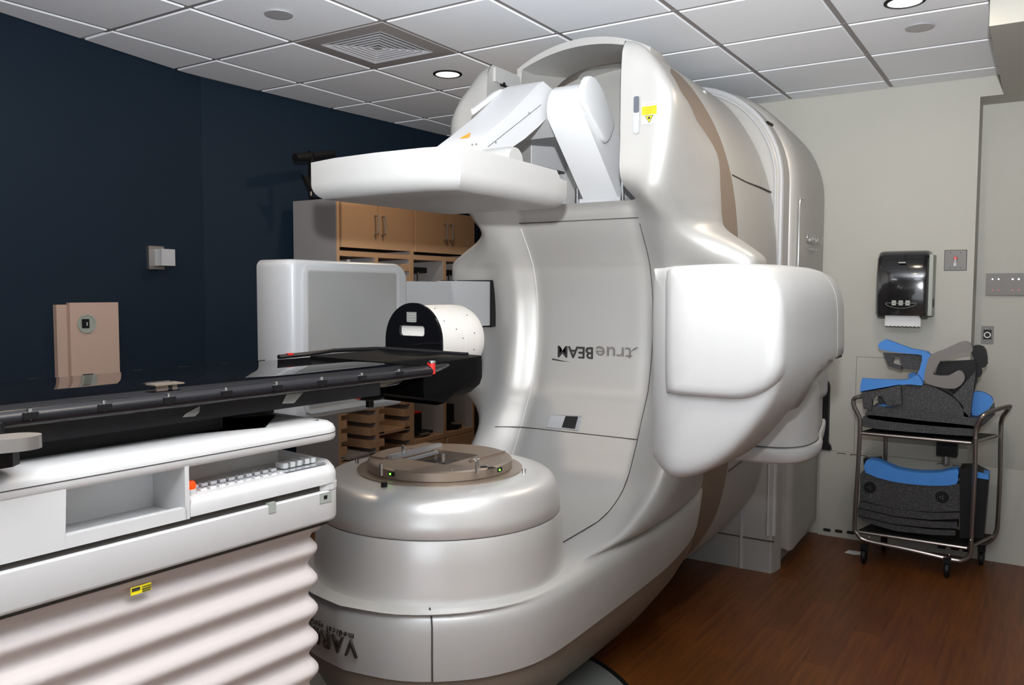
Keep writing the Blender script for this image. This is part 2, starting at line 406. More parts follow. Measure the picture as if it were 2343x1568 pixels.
# --- front shell: horizontal sections, half outline P0..P9 (X, w)
def nose(r): 
    o = [(XI - r * math.cos(math.radians(a)), r * math.sin(math.radians(a))) for a in (0, 24, 48, 70, 90)]
    return o + [(-.88, r), (-.52, r), (-.2, r * 1.02), (.05, r * 1.04), (.13, r * 1.04)]
def sec(xf, *rest): return [(xf, 0), (xf, .12), (xf, .24), (xf, .32)] + list(rest)
LV = [(.37, nose(.515)), (.45, nose(.522)), (.54, nose(.520)), (.578, nose(.506)), (.597, nose(.480)),
 (.607, [(-1.1, 0), (-1.1, .12), (-1.08, .24), (-1.06, .32), (-1.04, .42), (-.85, .475), (-.5, .51), (-.18, .53), (.06, .545), (.13, .545)]),
 (.628, sec(-.56, (-.62, .42), (-.70, .49), (-.48, .525), (-.18, .54), (.06, .55), (.13, .55))),
 (.67, sec(-.37, (-.43, .42), (-.56, .50), (-.40, .535), (-.16, .545), (.06, .555), (.13, .555))),
 (.74, sec(-.25, (-.31, .42), (-.40, .505), (-.30, .54), (-.12, .555), (.07, .565), (.13, .565))),
 (.82, sec(-.19, (-.25, .425), (-.30, .51), (-.22, .545), (-.08, .565), (.08, .575), (.13, .575))),
 (.92, sec(-.13, (-.20, .43), (-.22, .51), (-.16, .55), (-.06, .58), (.07, .59), (.13, .59))),
 (1.00, sec(-.09, (-.16, .43), (-.16, .53), (-.12, .60), (-.05, .65), (.05, .67), (.12, .67))),
 (1.07, sec(-.05, (-.12, .43), (-.10, .55), (-.07, .66), (-.03, .76), (.02, .80), (.10, .80))),
 (1.15, sec(-.01, (-.08, .43), (-.06, .57), (-.06, .70), (-.05, .80), (.01, .83), (.10, .83))),
 (1.35, sec(.03, (-.04, .43), (-.02, .57), (-.04, .70), (-.05, .80), (.01, .83), (.10, .83))),
 (1.55, sec(.03, (-.04, .43), (-.02, .57), (-.04, .70), (-.05, .80), (.01, .83), (.10, .83))),
 (1.70, sec(.0, (-.07, .43), (-.05, .57), (-.06, .70), (-.06, .80), (.01, .83), (.10, .83))),
 (1.76, sec(-.025, (-.095, .43), (-.09, .56), (-.075, .69), (-.05, .80), (.015, .825), (.10, .825))),
 (1.81, sec(-.055, (-.13, .43), (-.13, .535), (-.095, .64), (-.045, .74), (.035, .765), (.11, .765))),
 (1.90, sec(-.12, (-.20, .43), (-.21, .495), (-.14, .555), (-.04, .61), (.06, .635), (.13, .635))),
 (1.96, sec(-.16, (-.27, .43), (-.30, .49), (-.18, .55), (-.05, .59), (.07, .61), (.14, .61))),
 (2.02, sec(-.21, (-.36, .425), (-.375, .485), (-.30, .54), (-.05, .59), (.08, .605), (.14, .605))),
 (2.09, sec(-.39, (-.40, .43), (-.40, .505), (-.33, .55), (-.05, .585), (.08, .60), (.14, .60))),
 (2.25, sec(-.40, (-.40, .44), (-.395, .535), (-.33, .572), (-.08, .578), (.08, .58), (.14, .58))),
 (2.42, sec(-.40, (-.40, .45), (-.395, .55), (-.33, .572), (-.08, .535), (.08, .49), (.14, .475))),
 (2.50, sec(-.40, (-.395, .44), (-.38, .53), (-.25, .52), (-.05, .48), (.08, .44), (.14, .425))),
 (2.58, sec(-.395, (-.39, .40), (-.36, .475), (-.25, .465), (-.05, .435), (.08, .40), (.14, .385))),
 (2.64, sec(-.385, (-.375, .375), (-.345, .425), (-.25, .415), (-.05, .39), (.08, .36), (.14, .347))),
 (2.675, sec(-.36, (-.35, .345), (-.32, .375), (-.22, .37), (-.05, .36), (.08, .35), (.14, .346)))]
LO = [.37] * 6 + [.375, .40, .47, .60]
def lz(z, i):
    if z >= 1.0: return z
    return LO[i] + (z - .37) * (1.0 - LO[i]) / .63
NZ = 5
cols = []                                                        # per point: dense list over z
for i in range(10):
    cols.append(catmull([(s[i][0], s[i][1], lz(z, i)) for z, s in LV], NZ))
nrow = len(cols[0])
def row_pts(k, i0=0):
    pts = [cols[i][k] for i in range(i0, 10)]
    return catmull(pts, 4)
K2 = [i for i, (z, s) in enumerate(LV) if abs(z - 2.02) < 1e-6][0] * NZ
lower = []
for k in range(0, K2 + 1):
    h = row_pts(k); r = mir(h); l = [Vector((p[0], YI - p[1], p[2])) for p in h]
    lower.append(l[::-1][:-1] + r)
loft('gantry_shell', lower, M['silver'], L, angle=80)
for s, nm in ((-1, 'right'), (1, 'left')):
    rings = []
    for k in range(K2, nrow):
        h = row_pts(k, 3); zz = h[0][2]
        inner = [Vector((.14, .345, zz)), Vector((.0, .345, zz)), Vector((-.2, .345, zz))]
        h2 = [Vector((p[0], max(p[1], .345), p[2])) for p in h]
        rings.append([Vector((p[0], YI + s * p[1], p[2])) for p in inner + h2])
    loft('gantry_wing', rings, M['silver'], L, angle=50)
# undershell band (taupe) beneath the head and behind the shell edge, shade painted in
rim = [Vector((p[0], p[1], p[2])) for p in row_pts(0)]
def halfband(z, r, lift):
    h = catmull([(x, w, z + lift[i]) for i, (x, w) in enumerate(nose(r))], 4); return h
lf = [0, 0, 0, 0, 0, 0, 0, .02, .08, .18]
def closed_half(h): return [Vector((p[0], YI - p[1], p[2])) for p in h][::-1][:-1] + mir(h)
b0 = [Vector((p[0] + .004, p[1] * .985, p[2] + .02)) for p in rim]
loft('underside', [closed_half(b0), closed_half(halfband(.30, .49, lf)), closed_half(halfband(.20, .435, lf)), closed_half(halfband(.10, .36, lf)), closed_half(halfband(.045, .30, lf))], M['taupe_shade'], L, angle=50)
# rotor body behind the shell
PR = [(0, 2.82), (.12, 2.815), (.24, 2.77), (.35, 2.67), (.46, 2.51), (.54, 2.34), (.595, 2.14), (.625, 1.9), (.635, 1.6), (.63, 1.2), (.615, .9), (.585, .65), (.53, .45), (.42, .27), (.28, .14), (.12, .08), (0, .07)]
PRs = catmull([(a, b, 0) for a, b in PR], 4)
def prof(x, s, dz=0):
    h = [(p[0] * s, (p[1] - 1.42) * s + 1.42 + dz) for p in PRs]
    return [Vector((x, YI + a, z)) for a, z in h] + [Vector((x, YI - a, z)) for a, z in h[::-1][1:-1]]
loft('rear_band', [prof(.10, .93), prof(.2, .955), prof(.30, .975), prof(.36, .985)], M['taupe_shade'], L, cap0=False, cap1=False, angle=50)
loft('rotor_body', [prof(.355, .97), prof(.36, .985), prof(.37, .988), prof(.6, .985), prof(.9, .98), prof(1.06, .975)], M['silver2'], L, angle=50)
# panel joints on the rotor side
def q(u, v, ax, val): return at(u, v, ax, val)
def rside(x, z):
    best = min(range(len(PRs)), key=lambda k: abs((PRs[k][1] - 1.42) * .985 + 1.42 - z) + (0 if PRs[k][0] > .2 else 9))
    return Vector((x, YI - PRs[best][0] * .985 - .003, z))
tube('panel_joint', [rside(.37, 2.18), rside(.6, 2.17), rside(.85, 2.17), rside(1.05, 2.165)], .004, M['seam'], L, 6)
tube('panel_joint', [rside(.37, .72), rside(.6, .735), rside(.85, .75), rside(1.05, .77)], .004, M['seam'], L, 6)
# --- shell joints
def surf(i, z):
    c = cols[i]
    for a, b in zip(c, c[1:]):
        if (a[2] - z) * (b[2] - z) <= 0 and abs(a[2] - b[2]) > 1e-7: return a.lerp(b, (z - a[2]) / (b[2] - a[2]))
    return c[-1]
for s in (-1, 1):
    pts = [surf(3, z) for z in [.612 + .02 * k for k in range(5)] + [.72 + .06 * k for k in range(21)]]
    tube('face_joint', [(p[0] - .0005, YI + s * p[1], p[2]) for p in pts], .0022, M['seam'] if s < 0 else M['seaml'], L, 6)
def hjoint(z, w0, w1, zr=None):
    pts = []
    for k in range(13):
        w = w0 + (w1 - w0) * k / 12; x = surf(2 if abs(w) < .33 else 4, z)[0]
        x = surf(2, z)[0] if abs(w) <= .32 else surf(2, z)[0] + (surf(4, z)[0] - surf(3, z)[0]) * (abs(w) - .32) / .11
        pts.append((x - .0005, YI + w, z))
    return pts
tube('face_joint', hjoint(.925, -.32, .43), .0024, M['seam'], L, 6)
tube('face_joint', hjoint(1.945, -.32, .32), .0022, M['seam'], L, 6)
tube('nose_joint', [(XI - r * math.cos(a), YI - r * math.sin(a), z) for r, z, a in ((.487, .60, .59), (.500, .59, .60), (.509, .575, .605), (.5195, .55, .61), (.5205, .53, .61), (.5225, .45, .61), (.516, .372, .61))], .003, M['seam'], L, 6)
# --- cavity for the portal imager
bm = bmesh.new(); [add_box(bm, (x0_, min(YI + s_ * .342, YI + s_ * .355), 2.022), (x1_, max(YI + s_ * .342, YI + s_ * .355), z_)) for s_ in (-1, 1) for x0_, x1_, z_ in ((.0, .138, 2.62), (.138, .62, 2.52))]; add_box(bm, (.60, YI - .35, 2.015), (.62, YI + .35, 2.66)); add_box(bm, (.1, YI - .345, 2.0), (.62, YI + .345, 2.018))
link('cavity_lining', bm_me(bm), M['arm'], L, smooth=False)  # pale colour stands in for flash light inside the cavity
# inner rounded drum end
arc = lambda r, zc, x, a0=-60, a1=60, n=24: [Vector((x, YI + r * math.sin(math.radians(a0 + (a1 - a0) * k / n)), zc + r * math.cos(math.radians(a0 + (a1 - a0) * k / n)))) for k in range(n + 1)]
ring = lambda x, r: [Vector((x, YI + r * math.cos(t * PI / 32) * .82, 2.03 + r * math.sin(t * PI / 32))) for t in range(33)]
loft('inner_drum_face', [ring(.599, .42), ring(.56, .42), ring(.53, .40), ring(.52, .36), ring(.515, .01)], M['silver'], L, cap0=False, cap1=False, angle=60)
# visor arch
def arch(x, r, w, zt):
    n = 24; a = math.asin(w / r); zc = zt - r
    return [Vector((x, YI + r * math.sin(-a + 2 * a * k / n), zc + r * math.cos(-a + 2 * a * k / n))) for k in range(n + 1)]
VX = -.12
def o_(x): return arch(x, .72, .355 - max(0, x) * .30, 2.80)
def i_(x): return arch(x, .86, .325 - max(0, x) * .30, 2.765)
def tabring(x):
    o = o_(x); i = i_(x); k = max(0, x) * .30; return [Vector((x, YI - .355 + k, 2.62))] + o + [Vector((x, YI + .355 - k, 2.62)), Vector((x, YI + .335 - k, 2.62))] + i[::-1] + [Vector((x, YI - .335 + k, 2.62))]
loft('visor', [tabring(VX + .01), tabring(VX), ][::-1] + [tabring(0), tabring(.36)], M['silver'], L, angle=40)
# strut between the left wing and the visor
box('visor_strut', (-.34, YI + .335, 2.60), (VX, YI + .352, 2.665), M['white'], L, .004)
boxes('strut_slot', [((-.30, YI + .3335, 2.588), (VX, YI + .336, 2.597))], M['black'], L)
lathe('screw', [(0, -.006), (.009, -.006), (.009, .002), (0, .002)], (-.27, YI + .335, 2.60), M['black'], L, 12, 'y')
# --- laser port and warning label on the right wing
wx = -.402
def wing_pt(u, v): return at(u, v, 'x', wx)
a, b = wing_pt(1450, 217), wing_pt(1464, 306)
st = rrect(min(a.y, b.y), b.z, max(a.y, b.y), a.z, abs(a.y - b.y) / 2 - .0005, 6)
prism('port_bezel', st, 'x', wx - .001, wx - .006, M['white'], L, .0015)
prism('port_recess', inset(st, .004), 'x', wx - .0062, wx - .0072, M['cwhite'], L)
c0, c1 = wing_pt(1452, 222), wing_pt(1464, 258)
prism('port_window', rrect(min(c0.y, c1.y), c1.z, max(c0.y, c1.y), c0.z, .008, 4), 'x', wx - .0074, wx - .009, M['lens'], L)
a, b = wing_pt(1470, 236), wing_pt(1503, 282)
lab = prism('warning_label', [(a.y, b.z), (b.y, b.z), (b.y, a.z), (a.y, a.z)], 'x', wx, wx - .0035, M['label'], L)
lab['label'] = 'white and yellow laser warning label'
h = a.z - b.z
prism('yellow_field', [(a.y, a.z - .58 * h), (b.y, a.z - .58 * h), (b.y, a.z - .18 * h), (a.y, a.z - .18 * h)], 'x', wx - .0036, wx - .0042, M['yellow'], lab)
tc = (a.y + b.y) / 2; tw = abs(a.y - b.y) * .26
prism('triangle_border', [(tc - tw - .003, a.z - .605 * h), (tc + tw + .003, a.z - .605 * h), (tc, b.z + .03 * h)], 'x', wx - .0036, wx - .0042, M['ink'], lab)
prism('triangle', [(tc - tw + .002, a.z - .635 * h), (tc + tw - .002, a.z - .635 * h), (tc, b.z + .085 * h)], 'x', wx - .0043, wx - .005, M['yellow'], lab)
lathe('sunburst', [(0, -.0055), (.006, -.0055), (.006, -.005), (0, -.005)], (wx, tc, a.z - .73 * h), M['ink'], lab, 12, 'x')
bm = bmesh.new()
for k, wd in enumerate((.5, .42, .6, .5, .34, .62)): add_box(bm, (wx - .0046, tc - tw * wd * 1.9, a.z - h * (.24 + .055 * k)), (wx - .0042, tc + tw * wd * 1.9, a.z - h * (.225 + .055 * k)))
for k in range(2): add_box(bm, (wx - .0044, tc - tw * 1.5, a.z - h * (.07 + .05 * k)), (wx - .0036, tc + tw * 1.2, a.z - h * (.055 + .05 * k)))
link('print_lines', bm_me(bm), M['red'], lab, smooth=False)

# --- lettering on the face (upside down because the gantry is turned over)
fx = surf(2, 1.30)[0] - .004
def faceT(u, v, rx=None):
    p = at(u, v, 'x', fx); return plane_T(p, (0, 1, 0), (0, 0, -1))
text('lettering', 'true', .100, faceT(1404, 808), M['greypad'], L, off=-.0004, ext=.0012, sx=1.18)
text('lettering', 'BEAM', .084, faceT(1316, 805), M['ink'], L, off=.001, ext=.0012, sx=1.0)
p0, p1, p2, p3 = [at(*k, 'x', fx - .0005) for k in ((1442, 806), (1447, 803), (1461, 795), (1453, 795))]
prism('swoosh', [(p.y, p.z) for p in (p0, p1, p2, p3)], 'x', fx, fx - .002, M['steel'], L)
up = [at(*k, 'x', fx) for k in ((1264, 822), (1290, 827), (1320, 830), (1350, 831), (1395, 828))]
tube('underline', [(fx - .001, p.y, p.z) for p in up], [.0045, .004, .003, .0018, .0005], M['ink'], L, 6)
# recessed grip below the lettering
gx = surf(2, .96)[0] - .002
cs = [at(*k, 'x', -.108) for k in ((1263, 949), (1331, 952), (1324, 985), (1252, 977))]
zc = sum(p.z for p in cs) / 4
fx2 = lambda z: surf(2, z)[0]
cs = [at(k[0], k[1], 'x', fx2(z)) for k, z in (((1263, 949), 1.0), ((1331, 952), 1.0), ((1324, 985), .94), ((1252, 977), .94))]
def quadpts(sc, dx):
    c = sum(cs, Vector()) / 4; return [c + (p - c) * sc + Vector((dx, 0, 0)) for p in cs]
bm = bmesh.new(); loft_bm(bm, [quadpts(1.05, -.001), quadpts(1.0, -.007), quadpts(.9, -.004)], True, True, True); bevel(bm, .002, 1); link('grip_bezel', bm_me(bm), M['cwhite'], L)
c1 = [cs[0].lerp(cs[1], .46), cs[1].lerp(cs[0], .05), cs[2].lerp(cs[3], .07), cs[3].lerp(cs[2], .44)]
cc = sum(c1, Vector()) / 4; bm = bmesh.new(); add_poly(bm, [cc + (p - cc) * .84 + Vector((-.0076, 0, .002)) for p in c1], [cc + (p - cc) * .84 + Vector((-.006, 0, .002)) for p in c1])
link('grip_opening', bm_me(bm), M['dark'], L, smooth=False)
# maker's name on the nose (upside down), follows the nose curve
def nose_text(body, size, a_mid, z, ext, off, name, spacing=1.):
    c = bpy.data.curves.new(name, 'FONT'); c.body = body; c.size = size; c.extrude = ext; c.offset = off; c.align_x = 'LEFT'; c.resolution_u = 2; c.space_character = spacing
    o = bpy.data.objects.new('tmp', c); COL.objects.link(o); bpy.context.view_layer.update()
    me = bpy.data.meshes.new_from_object(o); bpy.data.objects.remove(o); bpy.data.curves.remove(c); me.materials.clear()
    r = .5265
    for v in me.vertices:
        a = a_mid - v.co.x / r; rr = r + v.co.z
        v.co = Vector((XI - rr * math.cos(a), YI - rr * math.sin(a), z - v.co.y))
    return link(name, me, M['letter'], L, smooth=False)
def nose_ang(u, v):
    best = None
    for k in range(400):
        a = -1 + 2.2 * k / 400; P = Vector((XI - .523 * math.cos(a), YI - .523 * math.sin(a), 0)) - CAM
        uu = 1171.5 + FPX * P.dot(R0) / P.dot(R2)
        if best is None or abs(uu - u) < best[0]: best = (abs(uu - u), a)
    return best[1]
def nose_z(u, v):
    a = nose_ang(u, v); P = at(u, v, 'x', XI - .523 * math.cos(a)); return P.z
nose_text('VARIAN', .082, nose_ang(821, 1505), nose_z(821, 1468) , .004, .0, 'maker_lettering', 1.15)
nose_text('medical systems', .030, nose_ang(815, 1463), nose_z(815, 1452) + .0, .002, .0003, 'maker_lettering', 1.35)

# --- treatment head
def lprof(prof): return prof
lathe('head_lower_ring', [(.30, .575), (.464, .575), (.467, .60), (.464, .64), (.459, .72), (.453, .79), (.449, .803), (.30, .803)], (XI, YI, 0), M['silverm'], L, 96)
lathe('head_upper_ring', [(.30, .806), (.447, .806), (.451, .812), (.447, .85), (.440, .885), (.432, .908), (.420, .926), (.402, .938), (.38, .944), (.35, .947), (.30, .948)], (XI, YI, 0), M['silverm'], L, 96, angle=60)
lathe('head_gap', [(.2, .560), (.455, .560), (.455, .58), (.2, .58)], (XI, YI, 0), M['seam'], L, 64)
lathe('head_gap', [(.2, .79), (.444, .79), (.444, .815), (.2, .815)], (XI, YI, 0), M['seam'], L, 64)
iface = lathe('interface_mount', [(.05, .948), (.305, .948), (.308, .953), (.05, .955)], (XI, YI, 0), M['bronze'], L, 96)
iface['label'] = 'bronze accessory mount plate on top of the head'
pl = []
for k in range(72):
    a = 2 * PI * k / 72; r = .268
    pl.append((XI + r * math.cos(a), YI + r * math.sin(a)))
# plate with a square window: ring of quads
def sq(a, h):
    c, s = math.cos(a), math.sin(a); m_ = max(abs(c), abs(s)); return (h * c / m_, h * s / m_)
bm = bmesh.new(); n = 72; rs = []
for z, kind in ((.955, 'o'), (.985, 'o'), (.990, 'o2'), (.990, 'i'), (.955, 'i')):
    rr = []
    for k in range(n):
        a = 2 * PI * (k + .5) / n
        if kind == 'i': x, y = sq(a, .105)
        else: r = .268 if kind == 'o' else .262; x, y = r * math.cos(a), r * math.sin(a)
        rr.append(Vector((XI + x, YI + y, z)))
    rs.append(rr)
loft_bm(bm, rs, True, False, False); link('accessory_plate', bm_me(bm), M['bronze'], L, angle=30)
box('mirror_window', (XI - .105, YI - .105, .956), (XI + .105, YI + .105, .958), M['glass'], L)
boxes('window_strip', [((XI - .14, YI + .115, .990), (XI + .16, YI + .135, 1.004)), ((XI - .10, YI + .085, .975), (XI + .10, YI + .10, .985))], M['lightstrip'], L)
for a_, b_ in (((XI - .16, YI + .140, .990), (XI + .17, YI + .205, .997)), ((XI - .02, YI - .16, .990), (XI + .2, YI - .145, .997))): box('slide_rail', a_, b_, M['bronze'], L, .001)
for (u, v) in ((922, 1034), (872, 1078), (1014, 1054), (1091, 1073)):
    p = at(u, v, 'z', 1.0); cyl('pin', (p.x, p.y, .985), (p.x, p.y, 1.025), .006, M['chrome'], L, 10)
for (u, v) in ((817, 1058), (1199, 1080)):
    p = at(u, v, 'z', .955); cyl('guide_pin', (p.x, p.y, .945), (p.x, p.y, .968), .007, M['chrome'], L, 10)
for (u, v) in ((937, 1031), (1087, 1052)):
    p = at(u, v, 'z', .993); lathe('knob_screw', [(0, .988), (.018, .988), (.018, .996), (.009, .999), (0, .999)], (p.x, p.y, 0), M['chrome'], L, 16)
p = at(879, 1112, 'z', .95); cyl('stop_button', (p.x, p.y, .94), (p.x, p.y, .962), .011, M['black'], L, 14)
for (u, v) in ((875, 1087), (1157, 1074)):
    p = at(u, v, 'z', .978); d = (Vector((p.x, p.y, 0)) - Vector((XI, YI, 0))).normalized(); c = Vector((XI, YI, .973)) + d * .269
    T = plane_T(c, Vector((0, 0, 1)).cross(d), (0, 0, 1)); box('indicator_light', (-.006, -.003, -.001), (.0, .003, .004), M['led'], L, T=T)
    box('indicator_housing', (-.012, -.007, -.003), (.014, .007, .0015), M['black'], L, T=T)
for (u, v) in ((1107, 1069), (1125, 1071)):
    p = at(u, v, 'z', .99); lathe('socket', [(0, .9905), (.014, .9905), (.014, .9915), (0, .9915)], (p.x, p.y, 0), M['black'], L, 16)
for k in range(10):
    a = 2 * PI * k / 10 + .2; lathe('screw', [(0, .990), (.004, .990), (.003, .9925), (0, .9925)], (XI + .235 * math.cos(a), YI + .235 * math.sin(a), 0), M['steel'], L, 8)

# --- portal imager (top) and its folded arm
EP0, EP1 = 1.935, 2.068
epp = [(-1.505, YI + .345), (-1.535, YI + .2), (-1.545, YI), (-1.535, YI - .2), (-1.505, YI - .322), (-1.25, YI - .322), (-1.0, YI - .315), (-.88, YI - .312), (-.85, YI - .310), (-.78, YI - .30), (-.76, YI - .28), (-.76, YI + .28), (-.78, YI + .30), (-.85, YI + .310), (-.88, YI + .312), (-1.0, YI + .315)]
def epz(x, z): return z - (.0 if x < -.87 else .028)
rings = [[Vector((x, y, epz(x, EP1))) for x, y in epp]]
for k in range(0, 8):
    t = PI / 2 * k / 7; d = .05 * (1 - math.cos(t)); rings.append([Vector((-1.11 + (x + 1.11) * (1 - d / .43), YI + (y - YI) * (1 - d / .33), EP0 + .055 * (1 - math.sin(t)))) for x, y in epp])
rings.append([Vector((XI + .1 + (x - XI - .1) * .5, YI + (y - YI) * .5, EP0)) for x, y in epp])
loft('portal_imager', rings, M['white'], L, angle=24)
box('imager_tray', (-1.17, YI - .29, EP1), (-.78, YI - .05, EP1 + .008), M['black'], L)
box('imager_seat', (-1.3, YI - .12, EP1), (-.95, YI + .25, EP1 + .035), M['cwhite'], L, .01, 3)
# lower link: slab leaning forward, right part of the arm
def slab(name, outline, y0, y1, m, bev, seg=3, bang=25): return prism(name, outline, 'y', y0, y1, m, L, bev, seg, bang=bang)
el = Vector((-.345, 0, 2.405))
cap_ = [(el.x + .118 * math.cos(math.radians(a)), el.z + .118 * math.sin(math.radians(a))) for a in range(20, 211, 15)]
link1 = cap_ + [(-.10, 2.03), (-.10, 2.015), (.16, 2.015), (.16, 2.06)]
slab('imager_lower_arm', link1, YI - .20, YI - .02, M['arm'], .022)
cv = [at(u, v, 'y', YI - .212) for u, v in ((1332, 200), (1340, 178), (1353, 174), (1368, 188), (1387, 232), (1403, 278), (1401, 298), (1385, 328), (1358, 285), (1336, 242), (1330, 220))]
cover = [(p[0], p[1]) for p in catmull([(p.x, p.z, 0) for p in cv], 3, True)]
pillow('elbow_cover', cover, 'y', YI - .198, YI - .222, .014, M['arm'], L)
lk = [at(u, v, 'y', YI) for u, v in ((1243, 186), (1230, 194), (1165, 262), (1120, 300), (1085, 328), (1078, 345), (1150, 356), (1165, 342), (1200, 318), (1232, 290), (1250, 272))]
link2 = [(p.x, p.z) for p in lk] + [(el.x + .10 * math.cos(math.radians(a)), el.z + .10 * math.sin(math.radians(a))) for a in (-60, -20, 20, 60, 95)]
slab('imager_upper_arm', link2, YI + .0, YI + .19, M['arm'], .010, 2)
tube('arm_panel_line', [at(1100, 320, 'y', YI - .001) + Vector((.05, 0, -.02)), at(1238, 240, 'y', YI - .001)], .0012, M['seam'], L, 5)
gl = [at(u, v, 'y', YI + .19) for u, v in ((1082, 249), (1130, 212), (1142, 205), (1154, 205), (1084, 261))]
prism('arm_guard', [(p.x, p.z) for p in gl], 'y', YI + .185, YI + .20, M['arm'], L, .002)
# small warning triangle on the sloping top of the upper arm
dirv = Vector((-.26, 0, -.225)).normalized(); upn = Vector((-.225, 0, .26)).normalized(); tp_ = at(1072, 300, 'y', YI + .11); tq_ = at(1110, 300, 'y', YI)
ua, ub_ = at(1085, 328, 'y', YI), at(1165, 262, 'y', YI)
dirv = (ub_ - ua).normalized(); upn = Vector((-dirv.z, 0, dirv.x)); base = ua + dirv * .09 + Vector((0, .09, 0)); dirv = -dirv
T = plane_T(base + upn * .0015, Vector((0, -1, 0)), -dirv)
prism('warning_triangle', [(-.022, -.02), (.022, -.02), (.0, .03)], 'z', 0, .002, M['orange'], L, T=T)
lathe('arm_pivot', [(0, -.14), (.05, -.14), (.055, -.12), (.055, .0), (0, .0)], (-.93, YI - .02, 2.11), M['white'], L, 24, 'y')
for (u, v) in ((1080, 331), (1089, 330), (1134, 326), (1210, 258)):
    p = at(u, v, 'y', YI - .006); lathe('screw', [(0, -.003), (.004, -.003), (.004, .0), (0, .0)], (p.x, p.y, p.z), M['steel'], L, 8, 'y')
box('arm_base', (-.115, YI - .21, 2.018), (.18, YI - .0, 2.05), M['cwhite'], L, .006)
cyl('arm_post', (-.12, YI + .012, 2.018), (-.12, YI + .012, 2.10), .011, M['chrome'], L, 12)
cyl('arm_post', (-.11, YI - .222, 2.018), (-.11, YI - .222, 2.14), .009, M['chrome'], L, 12)

# --- kV source (right)
kx = -1.35
out = [(1470, 625), (1480, 614), (1560, 608), (1650, 604), (1715, 606), (1752, 622), (1780, 652), (1794, 700), (1796, 780), (1794, 850), (1772, 920), (1728, 985), (1672, 1045), (1612, 1082), (1552, 1095), (1500, 1080), (1474, 1060), (1468, 1040), (1467, 900), (1467, 750)]
PO = [at(u, v, 'x', kx) for u, v in out]; PO = [(p.y, p.z) for p in PO]
POs = [(p[0], p[1]) for p in catmull([(a, b, 0) for a, b in PO], 3, True)]
kcy = sum(p[0] for p in POs) / len(POs); kcz = sum(p[1] for p in POs) / len(POs); kyl = max(p[0] for p in POs)
def cham(y):
    t = min(1, max(0, (y - (kyl - .125)) / .125)); return t * t * (3 - 2 * t)
def kring(x, d, left=0., zc=0.):
    out_ = []
    for y, z in POs:
        y2 = kcy + (y - kcy) * (1 - d / .215); z2 = kcz + (z - kcz) * (1 - d / .29)
        out_.append(Vector((x + left * cham(y2), y2, max(z2, zc))))
    return out_
rings = [kring(-1.385, .21, .09), kring(-1.385, .12, .09), kring(-1.385, .06, .09), kring(-1.384, .035, .09), kring(-1.379, .018, .09), kring(-1.367, .006, .09), kring(-1.348, .0, .09), kring(-1.2, -.004, .03), kring(-1.10, -.006, 0, 1.10), kring(-.98, -.008, 0, 1.25), kring(-.86, -.008, 0, 1.36), kring(-.80, -.008, 0, 1.385), kring(-.722, -.008, 0, 1.385)]
loft('source_housing', rings, M['white'], L, angle=60)
rings = [kring(-.716, -.008, 0, 1.39), kring(-.60, -.004, 0, 1.392), kring(-.52, .01, 0, 1.394), kring(-.46, .04, 0, 1.396), kring(-.43, .09, 0, 1.398)]
loft('source_rear_cover', rings, M['white'], L, angle=60)
rings = [kring(-.7225, -.005, 0, 1.387), kring(-.7155, -.005, 0, 1.387)]
loft('source_joint', rings, M['seam'], L)
# raised front panel
op = [(1512, 620), (1600, 613), (1700, 610), (1748, 626), (1776, 655), (1789, 700), (1790, 800), (1784, 850), (1760, 885), (1722, 905), (1680, 911), (1600, 906), (1534, 900), (1512, 893), (1506, 800), (1506, 700)]
pp = [at(u, v, 'x', -1.39) for u, v in op]; pp = [(p[0], p[1]) for p in catmull([(p.y, p.z, 0) for p in pp], 3, True)]
ppy = sum(p[0] for p in pp) / len(pp); ppz = sum(p[1] for p in pp) / len(pp)
def pring(x, d):
    out_ = []
    for y, z in pp:
        y2 = ppy + (y - ppy) * (1 - d / .145); z2 = ppz + (z - ppz) * (1 - d / .2); out_.append(Vector((x + .092 * cham(y2) + .034 * cham(y2 + .03), y2, z2)))
    return out_
rings = [pring(-1.36, -.006), pring(-1.385, -.004), pring(-1.398, .0), pring(-1.408, .008), pring(-1.413, .02), pring(-1.414, .04), pring(-1.414, .08), pring(-1.414, .13)]
loft('source_front_panel', rings, M['white'], L, angle=60)
# flap and arm behind the source
for (x, z) in ((-.70, 1.51), (-.735, 1.51)):
    pass
fl_ = [at(u, v, 'y', -.845) for u, v in ((1853, 800), (1904, 790), (1905, 812), (1893, 842), (1868, 868), (1836, 880), (1832, 876), (1846, 836))]
prism('source_flap', [(p.x, p.z) for p in fl_], 'y', -.855, -.70, M['silver2'], L, .012, 3)
boxes('flap_gap', [((-.68, -.862, 1.380), (-.52, -.70, 1.388))], M['black'], L)
arm = [(p[0], p[1]) for p in catmull([(-.77, -.60, 0), (-.755, -.71, 0), (-.69, -.775, 0), (-.58, -.797, 0), (-.47, -.79, 0), (-.37, -.765, 0), (.0, -.70, 0), (.05, -.66, 0), (.05, -.46, 0), (.0, -.44, 0), (-.70, -.44, 0), (-.76, -.48, 0)], 4, True)]
pillow('source_arm', inset(arm, .012), 'z', 1.07, 1.30, .05, M['white'], L)
loft('arm_tray_joint', [[Vector((x, y, z)) for x, y in inset(arm, .010)] for z in (1.066, 1.073)], M['seam'], L)
loft('arm_tray', [[Vector((x, y, z)) for x, y in inset(arm, d)] for z, d in ((1.010, .03), (1.014, .012), (1.026, .0), (1.060, -.004), (1.068, .0), (1.070, .01))], M['white'], L, angle=50)
